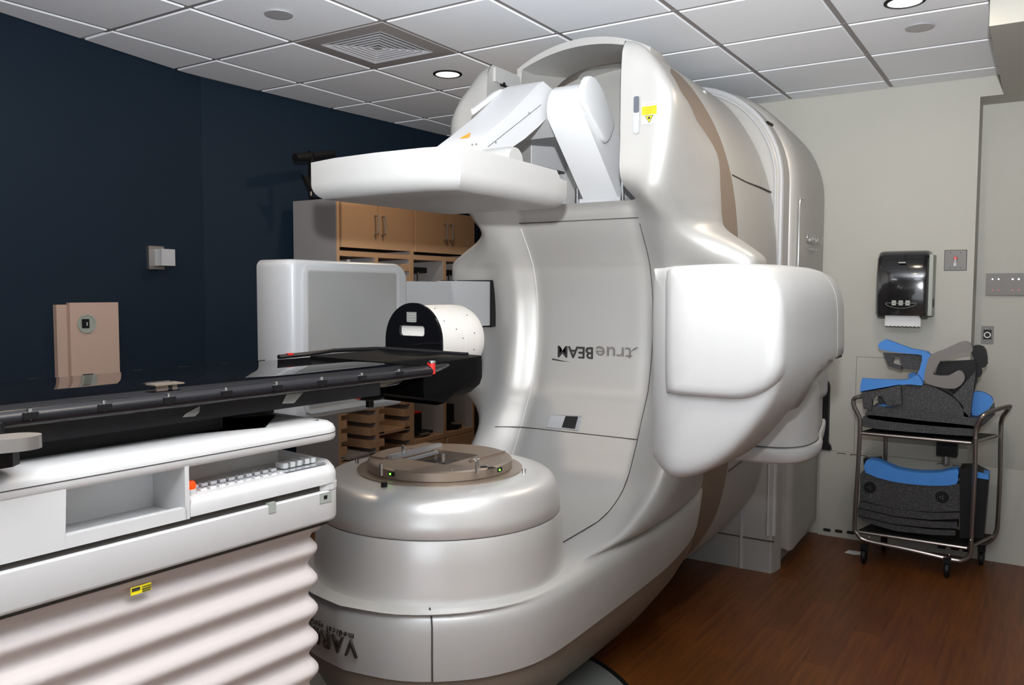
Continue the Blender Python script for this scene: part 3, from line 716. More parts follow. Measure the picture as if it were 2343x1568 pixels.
loft('source_arm_neck', [[Vector((-.50, y, z)) for y, z in rrect(-.76, 1.20, -.50, 1.30, .03, 4)], [Vector((-.30, y, z)) for y, z in rrect(-.77, 1.20, -.50, 1.44, .03, 4)], [Vector((.05, y, z)) for y, z in rrect(-.69, 1.20, -.46, 1.56, .03, 4)]], M['white'], L)
box('source_shoulder', (-.30, -.46, 1.08), (.06, -.30, 1.68), M['silver2'], L, .03, 3)

# --- kV detector (left)
DY = .93
dz0 = at(790, 945, 'y', DY).z
def rr4(x0, y0, x1, y1, rs, n=6):
    out = []
    for cx, cy, a0, r in ((x1, y1, 0, rs[0]), (x0, y1, 90, rs[1]), (x0, y0, 180, rs[2]), (x1, y0, 270, rs[3])):
        cx += -r if cx == x1 else r; cy += -r if cy == y1 else r
        for k in range(n + 1):
            a = math.radians(a0 + 90 * k / n); out.append((cx + r * math.cos(a), cy + r * math.sin(a)))
    return out
det = rr4(-1.45, 1.10, -.765, 1.73, (.07, .03, .03, .07))
rings = []
for y, d in ((1.15, .02), (1.13, .0), (.965, .0), (.95, .004), (.940, .011), (.935, .022)): rings.append([Vector((x, y, z)) for x, z in inset(det, d)])
loft('detector_housing', rings, M['cwhite'], L, angle=50)
scr = rrect(-1.375, 1.15, -.86, 1.685, .01, 2)
prism('detector_frame', inset(scr, -.022), 'y', .940, .926, M['cwhite'], L, .005, 3)
prism('detector_frame_groove', inset(scr, -.006), 'y', .9265, .9255, M['silver2'], L)
prism('detector_screen', scr, 'y', .926, .9245, M['screen'], L)
box('detector_arm', (-.80, 1.05, 1.50), (.0, 1.13, 1.655), M['cwhite'], L, .012, 3)
box('arm_cover_panel', (-.77, 1.044, 1.525), (-.30, 1.051, 1.63), M['cwhite'], L, .003)
prism('detector_elbow', [(-.30, 1.14), (-.30, 1.03), (-.25, 1.005), (-.16, .985), (-.06, .975), (.02, .973), (.02, 1.14)], 'z', 1.43, 1.66, M['cwhite'], L, .012, 3, bang=50, angle=50)
box('arm_slot', (-.062, .968, 1.424), (.09, 1.30, 1.667), M['black'], L, .02, 2)
bpy.data.objects['arm_slot']

# --- fixed stand with rounded top
SW = .645
def stand_prof(w, zt, zb, r):
    pts = [(w, zb), (w, zt - r - .001)]
    for k in range(1, 15): a = PI / 2 * k / 14; pts.append((w - r + r * math.cos(a), zt - r + r * math.sin(a)))
    return pts
def stand_ring(x, w, zt, zb, r):
    h = stand_prof(w, zt, zb, r); return [Vector((x, YI + a, z)) for a, z in h] + [Vector((x, YI - a, z)) for a, z in h[::-1]]
loft('stand_frame', [stand_ring(1.07, .612, 2.785, 0, .57), stand_ring(1.075, .62, 2.795, 0, .58), stand_ring(1.13, .635, 2.81, 0, .59), stand_ring(1.20, .64, 2.81, 0, .59)], M['silver2'], L, angle=30)
h = stand_prof(.622, 2.80, .22, .58)
tube('stand_rim', [(1.085, YI - a, z) for a, z in h], .016, M['cwhite'], L, 8)
h = stand_prof(.596, 2.78, .22, .56)
tube('stand_rim', [(1.068, YI - a, z) for a, z in h], .007, M['cwhite'], L, 8)
# rear cover
loft('stand_cover', [stand_ring(1.20, .635, 2.80, .14, .60), stand_ring(1.205, .65, 2.808, .12, .60), stand_ring(1.23, .675, 2.82, .10, .61), stand_ring(1.27, .688, 2.826, .10, .62), stand_ring(1.6, .675, 2.82, .10, .62), stand_ring(2.03, .650, 2.80, .10, .60)], M['silver2'], L, angle=40)
box('stand_plinth', (1.10, YI - .60, 0), (2.03, YI + .60, .20), M['silver2'], L, .006)
boxes('plinth_joint', [((1.066, YI - .635, .185), (1.0715, YI + .5, .191))], M['seam'], L)
boxes('stand_rib', [((1.064, YI - .455, .0), (1.0715, YI - .44, .62))], M['cwhite'], L, .001)
a, b = at(1752, 286, 'x', 1.18), at(1782, 276, 'x', 1.2)
boxes('cover_gap', [((1.11, a.y - .035, a.z - .008), (1.22, a.y - .0, a.z + .006))], M['black'], L)
# trim line and badge on the side of the rear cover
ys = YI - .690
p = at(1830, 452, 'y', ys); tube('side_trim', [(p.x + .1, ys, p.z + .005), (p.x + .015, ys, p.z), (p.x, ys, p.z - .03), (p.x, ys, 1.5), (p.x, ys, .9)], .004, M['chrome'], L, 6)
pb = at(1862, 550, 'y', ys); sT = plane_T((pb.x, ys - .001, pb.z), (1, 0, 0), (0, 0, 1))
text('side_badge', 'VARIAN', .075, sT, M['chrome'], L, ext=.002, sx=1.25, spacing=1.1)
sT = plane_T((pb.x, ys - .001, pb.z - .055), (1, 0, 0), (0, 0, 1)); text('side_badge', 'medical systems', .03, sT, M['chrome'], L, ext=.0015, sx=1.3)

# ================================================================ COUCH
CF = Frame((-2.1, .02, 0), -3)
K = thing('treatment_couch', CF.w((-.6, .33, 0)), 'white patient couch pedestal with pleated bellows and glossy black tabletop', 'treatment couch')
T = CF.T
U0 = -1.35
plan = rrect(U0, 0, -.008, .66, .055, 6)
def plan_ring(z, d, right=0): return [Vector((x, y, z)) for x, y in inset(plan, d)]
# top slab with rounded rim
loft('pedestal_top', [plan_ring(1.236, .03), plan_ring(1.236, .004), plan_ring(1.242, 0), plan_ring(1.262, 0), plan_ring(1.272, .005), plan_ring(1.280, .018), plan_ring(1.283, .04), plan_ring(1.284, .2)], M['ped'], K, T=T, angle=50)
loft('pedestal_top_joint', [plan_ring(1.2535, -.0006), plan_ring(1.2555, -.0006)], M['seam'], K, T=T)
box('pedestal_core', (U0 + .05, .13, 1.02), (-.115, .60, 1.24), M['ped'], K, .02, 3, T=T)
# front fascia with an open pocket: built as frame pieces round the hole
UP0, UP1, ZP0, ZP1 = -.70, -.452, 1.150, 1.236
def fas(name, poly, y0, y1, m, bev=.004): return prism(name, poly, 'y', y0, y1, m, K, bev, 2, T=T)
fas('fascia_panel', [(U0 + .02, 1.125), (UP0 - .005, 1.125), (UP0, 1.238), (U0 + .02, 1.238)], .002, .14, M['ped'])
fas('fascia_lip', [(UP0 - .005, 1.125), (UP1, 1.125), (UP1, ZP0), (UP0 - .005, ZP0)], .002, .02, M['ped'], .005)
box('pocket_floor', (UP0 - .005, .018, 1.1247), (UP1, .14, 1.136), M['ped'], K, T=T)
box('pocket_back', (UP0 - .005, .125, 1.12), (UP1, .14, 1.24), M['pedc'], K, T=T)
fas('divider', [(UP1 - .004, 1.125), (UP1 + .006, 1.125), (UP1 + .006, 1.24), (UP1 - .004, 1.24)], .002, .14, M['ped'], .002)
# control ledge to the right: sloping desk, body follows the rounded end
deskplan = [(x, y) if x > UP1 + .08 else (UP1 + .007 + (x - UP1 - .004) * .02, 0.001 if y < .3 else .56) for x, y in rrect(UP1 + .004, .0, -.008, .56, .055, 6)]
deskplan = [p for k, p in enumerate(deskplan) if (Vector(p) - Vector(deskplan[k - 1])).length > .003]
def dr(z0, d, slope): return [Vector((x, y, z0 + slope * min(y, .09))) for x, y in inset(deskplan, d)]
loft('control_desk', [dr(1.128, 0, 0), dr(1.150, 0, 0), dr(1.158, .004, .12), dr(1.163, .012, .25), dr(1.164, .03, .28)], M['ped'], K, T=T, angle=50)
def desk(u, v): return CF.at(u, v, 'z', 1.172)
def desk_T(u, v):
    P = CF.at(u, v, 'z', 1.174); return P
# buttons
bm = bmesh.new(); bt = []
for r_, (v_, us) in enumerate(((.055, 10), (.032, 10))):
    for k in range(us):
        x = -.405 + k * .0235 + (.006 if r_ else 0)
        z = 1.1645 + .28 * v_ * .85
        b_ = box('button', (x, v_, z - .004), (x + .015, v_ + .013, z + .003), M['pedc'], K, .0015, 1, T=T)
        lg = box('button_symbol', (x + .005, v_ + .004, z + .003), (x + .010, v_ + .008, z + .0034), M['ink'] if (k + r_) % 2 else M['greyside'], K, T=T)
        lg.parent = b_; 
for k, x in enumerate((-.165, -.143, -.122, -.098, -.079)):
    z = 1.182
    w_ = box('thumbwheel', (x, .045, z - .005), (x + .013, .075, z + .008), M['label'] if k % 2 else M['pedc'], K, .004, 2, T=T)
    box('thumbwheel_side', (x + .013, .045, z - .004), (x + .017, .075, z + .0065), M['greyside'], K, .002, 1, T=T)
prism('control_sticker', [(-.175, .022), (-.05, .022), (-.045, .038), (-.18, .038)], 'z', 1.1735, 1.175, M['lightstrip'], K, T=T)
P = CF.at(438, 1110, 'y', .035)
cyl('stop_base', (P.x - .002, .035, 1.165), (P.x - .002, .035, P.z - .008), .012, M['ped'], K, 16, T=T)
lathe('stop_knob', [(0, P.z - .008), (.010, P.z - .008), (.0115, P.z), (.008, P.z + .008), (0, P.z + .009)], (P.x - .002, .035, 0), M['estop'], K, 20, T=T)
# lower band with groove
loft('lower_band', [plan_ring(1.030, .012), plan_ring(1.033, .003), plan_ring(1.040, 0), plan_ring(1.108, 0), plan_ring(1.111, .004), plan_ring(1.111, .02)], M['ped'], K, T=T, angle=50)
loft('groove', [plan_ring(1.108, .012), plan_ring(1.1245, .012)], M['seam'], K, T=T)
prism('groove_end_cap', [(x, y) for x, y in rrect(-.10, -.0005, -.0075, .1, .052, 6)], 'z', 1.1115, 1.127, M['ped'], K, T=T)
for u in (-.245, ): box('bracket', (u, -.002, 1.092), (u + .02, .01, 1.116), M['greyside'], K, T=T)
box('bracket', (-.092, -.002, 1.083), (-.055, .012, 1.108), M['greyside'], K, T=T)
box('bracket_hole', (-.080, -.003, 1.092), (-.070, .0, 1.101), M['black'], K, T=T)
loft('underband_joint', [plan_ring(1.020, .02), plan_ring(1.032, .02)], M['seam'], K, T=T)
# bellows
bp_ = rrect(U0 + .05, .035, -.045, .63, .05, 5); rings = []
z = 1.018; npl = 12; dzp = .079
def bring(z, d): return [Vector((x, y, z)) for x, y in inset(bp_, d)]
rings.append(bring(1.024, -.01)); rings.append(bring(1.008, -.01)); rings.append(bring(1.000, .008)); rings.append(bring(.992, .014))
z = .992
for k in range(12):
    for t in range(1, 9):
        f = t / 8; rings.append(bring(z - dzp * f, .011 + .012 * math.cos(2 * PI * f) - .003 * math.sin(2 * PI * f)))
    z -= dzp
rings.append(bring(.02, .0)); 
loft('bellows', rings, M['bellow'], K, T=T, angle=70)
P = CF.at(317, 1347, 'y', .03)
lab = box('caution_label', (P.x - .022, .020, P.z - .007), (P.x + .022, .0215, P.z + .009), M['yellow'], K, T=T)
lab['label'] = 'small yellow caution label'
boxes('label_print', [((P.x - .020, .0185, P.z + .001), (P.x - .003, .0200, P.z + .007)), ((P.x + .002, .0185, P.z - .001), (P.x + .021, .0200, P.z + .001)), ((P.x + .002, .0185, P.z - .005), (P.x + .020, .0200, P.z - .0035)), ((P.x + .002, .0185, P.z + .004), (P.x + .021, .0200, P.z + .0055))], M['ink'], K, T=T)
# carriage between pedestal and top
box('carriage', (-1.35, .12, 1.275), (-.28, .56, 1.322), M['black'], K, .006, T=T)
prism('carriage_top_plate', [(-1.3, .14), (-.36, .14), (-.28, .2), (-.28, .6), (-1.3, .6)], 'z', 1.284, 1.290, M['cwhite'], K, T=T)
box('carriage_column', (-.05, .38, 1.18), (.07, .5, 1.325), M['black'], K, .008, T=T)
box('carriage_rail', (-1.2, .30, 1.295), (.02, .34, 1.323), M['rail'], K, T=T)
# silver lock lever
lv = [(-1.02, -.02), (-.95, -.055), (-.885, -.052), (-.84, -.065), (-.80, -.075), (-.772, -.065), (-.765, -.04), (-.79, -.01), (-.86, .0), (-.93, -.005), (-1.02, .01)]
lvs = [(p[0], p[1]) for p in catmull([(a, b, 0) for a, b in lv], 4, True)]
prism('lock_lever', lvs, 'z', 1.335, 1.358, M['steel'], K, .004, 2, T=T)
prism('lever_mount', [(-1.1, -.02), (-.80, -.02), (-.78, .0), (-.80, .2), (-1.1, .2)], 'z', 1.300, 1.334, M['black'], K, .006, T=T)
prism('lever_pad', [(-1.1, .0), (-.81, .0), (-.79, .03), (-.8, .2), (-1.1, .2)], 'z', 1.352, 1.375, M['black'], K, .008, T=T)
# tabletop
ZT = 1.388; TU = .40
tp = [(-1.35, .055), (TU, .055), (.60, .13), (.70, .15), (.735, .18), (.735, .58), (.66, .60), (TU, .60), (-1.35, .60)]
rings = []
for z, d in ((ZT - .066, .13), (ZT - .064, .10), (ZT - .05, .045), (ZT - .03, .014), (ZT - .012, .0), (ZT - .004, .002), (ZT, .008)): rings.append([Vector((x, y, z)) for x, y in inset(tp, d)])
loft('tabletop', rings, M['gloss'], K, T=T, angle=50)
def railtube(y0, ys, name, u0, u1, tail=None):
    path = [(u0, y0, ZT - .012), (u1, y0, ZT - .012)] + (tail or [])
    tube(name, path, .017, M['rail'], K, 14, T=T)
railtube(.040, 1, 'side_rail', -1.35, .36)
tube('side_rail', [(-1.35, .606, ZT - .022), (.36, .606, ZT - .022)], .016, M['rail'], K, 12, T=T)
for sx, yy in ((1, .040), (-1, .615)):
    for u in ([CF.at(k, v, 'y', .023).x for k, v in ((70, 937), (240, 918), (388, 897), (519, 889), (635, 878), (738, 865), (830, 856), (915, 847))]):
        yo = yy - .0135 * sx
        nb = box('index_notch', (u - .013, min(yo, yo - .006 * sx), ZT - .014), (u + .013, max(yo, yo - .006 * sx), ZT - .0015), M['black'], K, .003, 1, T=T)
        if sx > 0: cyl('index_pin', (u, yy - .012 * sx, ZT - .016), (u, yy - .012 * sx, ZT + .006), .0045, M['chrome'], K, 8, T=T)
# red clamp at the rail end
P = CF.at(987, 840, 'y', .035)
lathe('clamp_knob', [(0, -.020), (.0095, -.020), (.0095, .012), (0, .012)], (P.x, .032, P.z), M['red'], K, 16, T=T)
lathe('clamp_cap', [(0, .012), (.0105, .012), (.0105, .017), (.008, .019), (0, .019)], (P.x, .032, P.z), M['chrome'], K, 16, T=T)
box('clamp_tab', (P.x + .018, .05, P.z + .002), (P.x + .034, .066, P.z + .011), M['red'], K, .003, T=T)
a, b = CF.at(662, 815, 'z', ZT + .01), CF.at(790, 804, 'z', ZT + .01)
tube('far_bar', [(a.x, .635, ZT + .004), (a.x + .12, .64, ZT + .006), (b.x, .66, ZT + .01), (.735, .62, ZT + .008), (.735, .20, ZT + .006)], .008, M['rail'], K, 8, T=T)
box('far_clamp', (a.x + .035, .628, ZT + .008), (a.x + .055, .642, ZT + .0145), M['red'], K, .003, T=T)
# tapered end piece
endp = [(.36, .062), (.60, .12), (.70, .135), (.765, .16), (.775, .20), (.775, .60), (.72, .625), (.40, .61)]
rings = [[Vector((x, y, z)) for x, y in inset(endp, d)] for z, d in ((ZT - .125, .05), (ZT - .122, .04), (ZT - .095, .008), (ZT - .07, .0), (ZT - .02, .0), (ZT + .002, .002), (ZT + .004, .01))]
rings[0] = [Vector((max(p.x, .44), p.y, p.z)) for p in rings[0]]; rings[1] = [Vector((max(p.x, .47), p.y, p.z)) for p in rings[1]]
loft('end_adapter', rings, M['deep'], K, T=T, angle=40)
# knob and red lever under the top
P = CF.at(846, 895, 'y', .22)
lathe('under_knob', [(0, 1.262), (.012, 1.262), (.012, 1.282), (.042, 1.287), (.045, 1.293), (.042, 1.300), (.022, 1.303), (.022, 1.325), (0, 1.325)], (P.x, .22, 0), M['black'], K, 24, T=T)
q0, q1, q2 = [CF.at(*k, 'y', .22) for k in ((788, 896), (815, 908), (850, 912))]
tube('red_lever', catmull([q0, q1, q2], 5), .008, M['red'], K, 8, T=T)
# pieces of tape
def patch(name, pxs, yv, parent, m):
    P = [CF.at(*k, 'y', yv) for k in pxs]; bm = bmesh.new(); add_poly(bm, [p for p in P], [p + Vector((0, -.0012, 0)) for p in P]); bmesh.ops.transform(bm, matrix=T, verts=bm.verts[:])
    o = link(name, bm_me(bm), m, parent, smooth=False); return o
# side face of the tabletop that carries the tape
rings = []
box('tabletop_side', (-1.35, .060, ZT - .066), (.18, .075, ZT - .02), M['rail'], K, .004, T=T)
patch('tape', ((664, 884), (686, 885), (698, 893), (672, 923), (645, 924)), .0585, K, M['tape'])['label'] = 'torn strip of cloudy tape'
patch('tape', ((457, 929), (455, 944), (445, 953), (417, 955), (424, 947)), .0585, K, M['tape'])
# index bar lying on the top
thing_ib = None
a = CF.at(378, 888, 'z', ZT + .004)
ib = thing('indexing_clip', CF.w((a.x, a.y, ZT)), 'small bronze indexing clip standing on the black tabletop near the rail', 'clip')
box('clip_top', (a.x - .035, a.y - .02, ZT + .012), (a.x + .035, a.y + .02, ZT + .015), M['bronze'], ib, .001, T=T)
boxes('clip_leg', [((a.x - .028, a.y - .012, ZT + .0002), (a.x + .0, a.y - .008, ZT + .012)), ((a.x + .01, a.y - .012, ZT + .0002), (a.x + .022, a.y - .008, ZT + .012))], M['bronze'], ib, T=T)

# ================================================================ PHANTOM
pu = .79; pc = (CF.at(945, 760, 'x', pu)); top = CF.at(945, 693, 'x', pu); lft = CF.at(882, 770, 'x', pu); rgt = CF.at(1009, 780, 'x', pu)
R_ = abs(lft.y - rgt.y) / 2; cy = (lft.y + rgt.y) / 2; cz = top.z - R_
ph = thing('calibration_phantom', CF.w((pu + .1, cy, cz - R_)), 'white cylinder phantom with an arched black end plate hung at the couch end', 'phantom')
arcp = [(cy + R_ * math.cos(PI * k / 24), cz + R_ * math.sin(PI * k / 24)) for k in range(25)] + [(cy - R_, ZT - .02), (cy + R_, ZT - .02)]
bm = bmesh.new()
# end plate with a rectangular slot, as a ring of quads
nn = 48; slot_a, slot_b = CF.at(914, 744, 'x', pu), CF.at(971, 770, 'x', pu)
sy0, sy1, sz0, sz1 = min(slot_a.y, slot_b.y), max(slot_a.y, slot_b.y), slot_b.z, slot_a.z
scy, scz, shy, shz = (sy0 + sy1) / 2, (sz0 + sz1) / 2, (sy1 - sy0) / 2, (sz1 - sz0) / 2
def ray_poly(a, poly, c):
    d = Vector((math.cos(a), math.sin(a))); best = None
    for i in range(len(poly)):
        p, q_ = Vector(poly[i - 1]) - Vector(c), Vector(poly[i]) - Vector(c); e = q_ - p; den = d.x * e.y - d.y * e.x
        if abs(den) < 1e-12: continue
        t = (p.x * e.y - p.y * e.x) / den; s = (p.x * d.y - p.y * d.x) / den
        if t > 0 and -1e-6 <= s <= 1 + 1e-6 and (best is None or t < best): best = t
    return Vector(c) + d * best
slotp = rrect(scy - shy, scz - shz, scy + shy, scz + shz, .008, 4)
rings = []
for x, kind in ((pu, 'i'), (pu, 'o'), (pu + .012, 'o'), (pu + .012, 'i'), (pu, 'i')):
    rings.append([Vector((x, *ray_poly(2 * PI * (k + .5) / nn, slotp if kind == 'i' else arcp, (scy, scz)))) for k in range(nn)])
loft('end_plate', rings, M['gloss'], ph, cap0=False, cap1=False, T=T, angle=30)
Rc = R_ * .97; cl = .27; zc2 = cz - .005
lathe('phantom_body', [(0, .0125), (Rc, .0125), (Rc, cl - .05), (Rc * .985, cl - .02), (Rc * .93, cl), (0, cl)], (pu, cy, zc2), M['phantom'], ph, 64, 'x', T=T)
for hx in (.15,): lathe('joint_line', [(Rc + .0006, hx), (Rc + .0006, hx + .0015), (Rc - .002, hx + .0015), (Rc - .002, hx)], (pu, cy, zc2), M['seaml'], ph, 48, 'x', T=T)
for hx, a in ((.05, 215), (.06, 245), (.10, 200), (.13, 185), (.2, 225), (.2, 192), (.2, 165)):
    aa = math.radians(a); c_ = Vector((pu + hx, cy + (Rc) * math.cos(aa), zc2 - (Rc) * math.sin(aa)))
    bm = bmesh.new(); bmesh.ops.create_icosphere(bm, subdivisions=1, radius=.0028, matrix=Matrix.Translation(c_)); bmesh.ops.transform(bm, matrix=T, verts=bm.verts[:]); link('alignment_dot', bm_me(bm), M['ink'], ph)
a, b = CF.at(931, 714, 'x', pu), CF.at(953, 737, 'x', pu)
lb = prism('plate_label', [(a.y, b.z), (b.y, b.z), (b.y, a.z), (a.y, a.z)], 'x', pu - .0002, pu - .0015, M['tape'], ph, T=T)
boxes('label_print', [((pu - .002, b.y + .004, a.z - .010 - .009 * k), (pu - .0015, a.y - .004, a.z - .007 - .009 * k)) for k in range(4)], M['greyside'], ph, T=T)
box('plate_foot', (pu - .03, cy - R_, ZT + .005), (pu, cy + R_, ZT + .012), M['black'], ph, .002, T=T)

# ================================================================ CABINETS
FY = 2.33; BY = 2.72; TZ = 2.195
X0 = at(770, 500, 'y', FY).x; XM = at(941, 560, 'y', FY).x; X1 = at(1085, 560, 'y', FY).x
zd = at(770, 565, 'y', FY).z
def cabinet(name, x0, x1, label, first):
    c = thing(name, ((x0 + x1) / 2, FY + .2, 0), label, 'cabinet', 'tan storage cabinets against the navy wall'); th = .022; xm = (x0 + x1) / 2
    box('side_panel', (x0, FY + .003, 0), (x0 + th, BY, TZ), M['carc'], c); box('side_panel', (x1 - th, FY + .003, 0), (x1, BY, TZ), M['carc'], c)
    box('back_panel', (x0 + th, BY - .01, 0), (x1 - th, BY, TZ), M['carc'], c)
    box('top_panel', (x0 + th, FY + .003, TZ - th), (x1 - th, BY - .01, TZ), M['carc'], c)
    for xx in (x0, x1 - th): box('edge_strip', (xx, FY - .002, 0), (xx + th, FY + .003, TZ), M['tan'], c)
    box('shelf', (x0 + th, FY, zd - .055), (x1 - th, BY - .01, zd - .02), M['tan'], c)
    box('divider', (xm - .016, FY, .0), (xm + .016, BY - .01, zd - .055), M['carc'], c)
    box('divider_edge', (xm - .016, FY - .004, .0), (xm + .016, FY, zd - .055), M['tan'], c)
    for s in (0, 1):
        a, b = (x0 + th + .003, xm - .002) if s == 0 else (xm + .002, x1 - th - .003)
        d = box('door', (a, FY - .02, zd), (b, FY - .001, TZ - .005), M['tan'], c, .002)
        hx = xm - .035 if s == 0 else xm + .035
        tube('handle', [(hx, FY - .02, zd + .22), (hx, FY - .05, zd + .22), (hx, FY - .055, zd + .215), (hx, FY - .055, zd + .105), (hx, FY - .05, zd + .10), (hx, FY - .02, zd + .10)], .006, M['steel'], d, 8)
    return c, xm, th
c1_, xm1, th = cabinet('storage_cabinet', X0, XM, 'tall tan cabinet with notched tray runners, next to the navy wall', True)
c2_, xm2, th = cabinet('storage_cabinet', XM, X1, 'tall tan cabinet with open bays, next to the gantry', False)
c1_.name = 'storage_cabinet'
box('gable_panel', (X0 - .004, FY + .002, 0), (X0 - .0005, BY, TZ), M['carc'], c1_)
# tray runners
zz = zd - .13
rm_l = None
for bay, (a, b) in enumerate(((X0 + th, xm1 - .016), (xm1 + .016, XM - th))):
    z = zd - .14
    while z > .45:
        for s, x in ((1, a), (-1, b)):
            xs = (x, x + .055) if s > 0 else (x - .055, x)
            bm = bmesh.new(); add_box(bm, (xs[0], FY, z), (xs[1], BY - .02, z + .052)); link('tray_runner', bm_me(bm), M['tan'], c1_, smooth=False)
        z -= .086
    for z in (zd - .125,): box('tray', (a + .056, FY + .03, z - .07), (b - .056, BY - .03, z - .065), M['carc'], c1_)
box('pull_out_tray', (xm1 + .02, FY + .0, .62), (XM - th - .004, BY - .03, .64), M['tan'], c1_)
box('pull_out_tray', (X0 + .03, FY + .0, .50), (xm1 - .02, BY - .03, .515), M['carc'], c1_)
# lower case of the right cabinet
box('bay_floor', (XM + th, FY - .01, .50), (X1 - th, BY - .01, .53), M['tan'], c2_)
for s in (0, 1):
    a, b = (XM + th + .002, xm2 - .018) if s == 0 else (xm2 + .018, X1 - th - .002)
    box('lower_door', (a, FY - .02, .05), (b, FY - .001, .495), M['tan'], c2_, .002)
# things standing in the bays
def gauge_frame(x, z0, h, w, label):
    t = thing('steel_rod_frame', (x, FY + .12, z0), label, 'frame', 'steel rod frames in the open bays')
    for dx in (-w / 2, w / 2): cyl('rod', (x + dx, FY + .12, z0 + .001), (x + dx, FY + .12, z0 + h), .007, M['chrome'], t, 10)
    box('crosshead', (x - w / 2 - .05, FY + .09, z0 + h), (x + w / 2 + .07, FY + .15, z0 + h + .035), M['black'], t, .003)
    box('mid_plate', (x - w / 2 - .06, FY + .07, z0 + h * .62), (x + w / 2 + .07, FY + .20, z0 + h * .62 + .008), M['bronze'], t)
    box('foot_plate', (x - w / 2 - .04, FY + .07, z0 + .0), (x + w / 2 + .04, FY + .19, z0 + .010), M['black'], t)
box('bay_shelf', (XM + th, FY + .01, 1.28), (X1 - th, BY - .01, 1.30), M['carc'], c2_)
gauge_frame((XM + xm2) / 2 - .02, 1.3005, zd - .14 - 1.30, .09, 'steel rod frame with a black crosshead in the left open bay')
gauge_frame((X1 + xm2) / 2 - .03, 1.3005, zd - .15 - 1.30, .10, 'steel rod frame with a black crosshead in the right open bay')
# tray stuff in the lower bays
def block_tray(x, y, z, label, red):
    t = thing('accessory_tray', (x, y, z), label, 'tray')
    box('tray_plate', (x - .10, y - .10, z), (x + .10, y + .10, z + .014), M['bronze'], t, .002)
    box('tray_frame', (x - .115, y - .115, z + .0142), (x + .115, y + .115, z + .032), M['black'], t, .004)
    box('tray_handle', (x - .05, y - .14, z + .016), (x + .05, y - .116, z + .030), M['steel'], t, .003)
    return t
block_tray((XM + xm2) / 2 - .01, FY + .16, .5305, 'bronze accessory tray with a black frame lying lowest in the left bay', False)
t = thing('red_rimmed_cassette', ((XM + xm2) / 2 - .02, FY + .22, .563), 'black cassette with a red rim standing on the accessory tray', 'cassette')
x = (XM + xm2) / 2 - .02
box('cassette', (x - .09, FY + .10, .5630), (x + .06, FY + .26, .70), M['black'], t, .004); box('red_rim', (x - .09, FY + .10, .7005), (x + .06, FY + .26, .712), M['red'], t, .003)
x = (X1 + xm2) / 2 - .0
t = thing('round_base_cone', (x, FY + .15, .5305), 'black electron cone box on an octagonal base in the right bay', 'applicator')
lathe('base', [(0, .5305), (.13, .5305), (.13, .565), (.11, .572), (0, .572)], (x + .01, FY + .15, 0), M['black'], t, 8, angle=20)
box('cone_box', (x - .10, FY + .10, .5725), (x + .06, FY + .25, .72), M['black'], t, .006)
lathe('disc', [(0, .5722), (.045, .5722), (.045, .578), (0, .578)], (x + .03, FY + .055, 0), M['bronze'], t, 20)
box('red_rim', (x - .09, FY + .11, .7205), (x - .03, FY + .24, .73), M['red'], t, .003)
# clear bottle on the upper tray
bx = at(797, 590, 'y', FY + .12)
zb = zd - .125 - .064
t = thing('plastic_bottle', (bx.x, FY + .12, zb), 'clear plastic bottle with a pointed cap on the top tray of the left cabinet', 'bottle')
lathe('body', [(0, zb + .001), (.045, zb + .001), (.046, zb + .02), (.040, zb + .055), (.02, zb + .07), (0, zb + .07)], (bx.x, FY + .12, 0), M['bottle'], t, 20)
lathe('cap', [(0, zb + .0705), (.02, zb + .0705), (.016, zb + .085), (.014, zb + .11), (.007, zb + .12), (0, zb + .12)], (bx.x, FY + .12, 0), M['label'], t, 16)
# black T stand on top
sx = at(712, 400, 'y', 2.45)
t = thing('black_tee_stand', (sx.x, 2.45, TZ), 'black T-shaped stand with a padded crossbar on top of the left cabinet', 'stand')
t.location.x = max(sx.x, X0 + .04); sxx = X0 + .06; ORG[t.name] = Vector((sxx, 2.5, TZ)); t.location = ORG[t.name]
pa, pb_, pm_ = at(675, 361, 'y', 2.5), at(762, 352, 'y', 2.5), at(712, 357, 'y', 2.5)
sxx = at(711, 400, 'y', 2.5).x
t.location.x = sxx; ORG[t.name] = Vector((sxx, 2.5, TZ))
box('foot', (X0 + .0, 2.42, TZ + .0005), (sxx + .12, 2.58, TZ + .015), M['black'], t, .003)
box('post', (sxx - .012, 2.488, TZ + .015), (sxx + .012, 2.512, pm_.z + .03), M['black'], t, .002)
cyl('grip', (pa.x, 2.5, pa.z), (sxx - .012, 2.5, pm_.z - .005), .026, M['black'], t, 14)
cyl('grip', (sxx + .012, 2.5, pm_.z), (pb_.x, 2.5, pb_.z), .024, M['black'], t, 14)
prism('gusset', [(sxx - .012, TZ + .13), (sxx - .075, TZ + .145), (sxx - .012, TZ + .05)], 'y', 2.49, 2.51, M['black'], t)
cyl('bolt', (sxx - .03, 2.47, TZ + .015), (sxx - .03, 2.47, TZ + .04), .008, M['chrome'], t, 8)

# louvred panel on the back wall
lp = [at(u, v, 'x', XB) for u, v in ((1086, 905), (1145, 1040))]
lv_ = thing('louvred_panel', (XB - .03, 2.3, .1), 'grey metal cabinet with rows of louvres beside the cabinets', 'electrical cabinet')
LX = XB - .05
box('panel', (LX, 1.85, .1), (XB - .001, 2.69, .95), M['louv'], lv_, .004)
for r_ in range(10):
    for c_ in range(3):
        z = .88 - r_ * .075; y = 2.52 - c_ * .2
        prism('louvre', [(y - .065, z), (y + .065, z), (y + .06, z + .02), (y - .06, z + .02)], 'x', LX - .010, LX, M['louv'], lv_, .002)

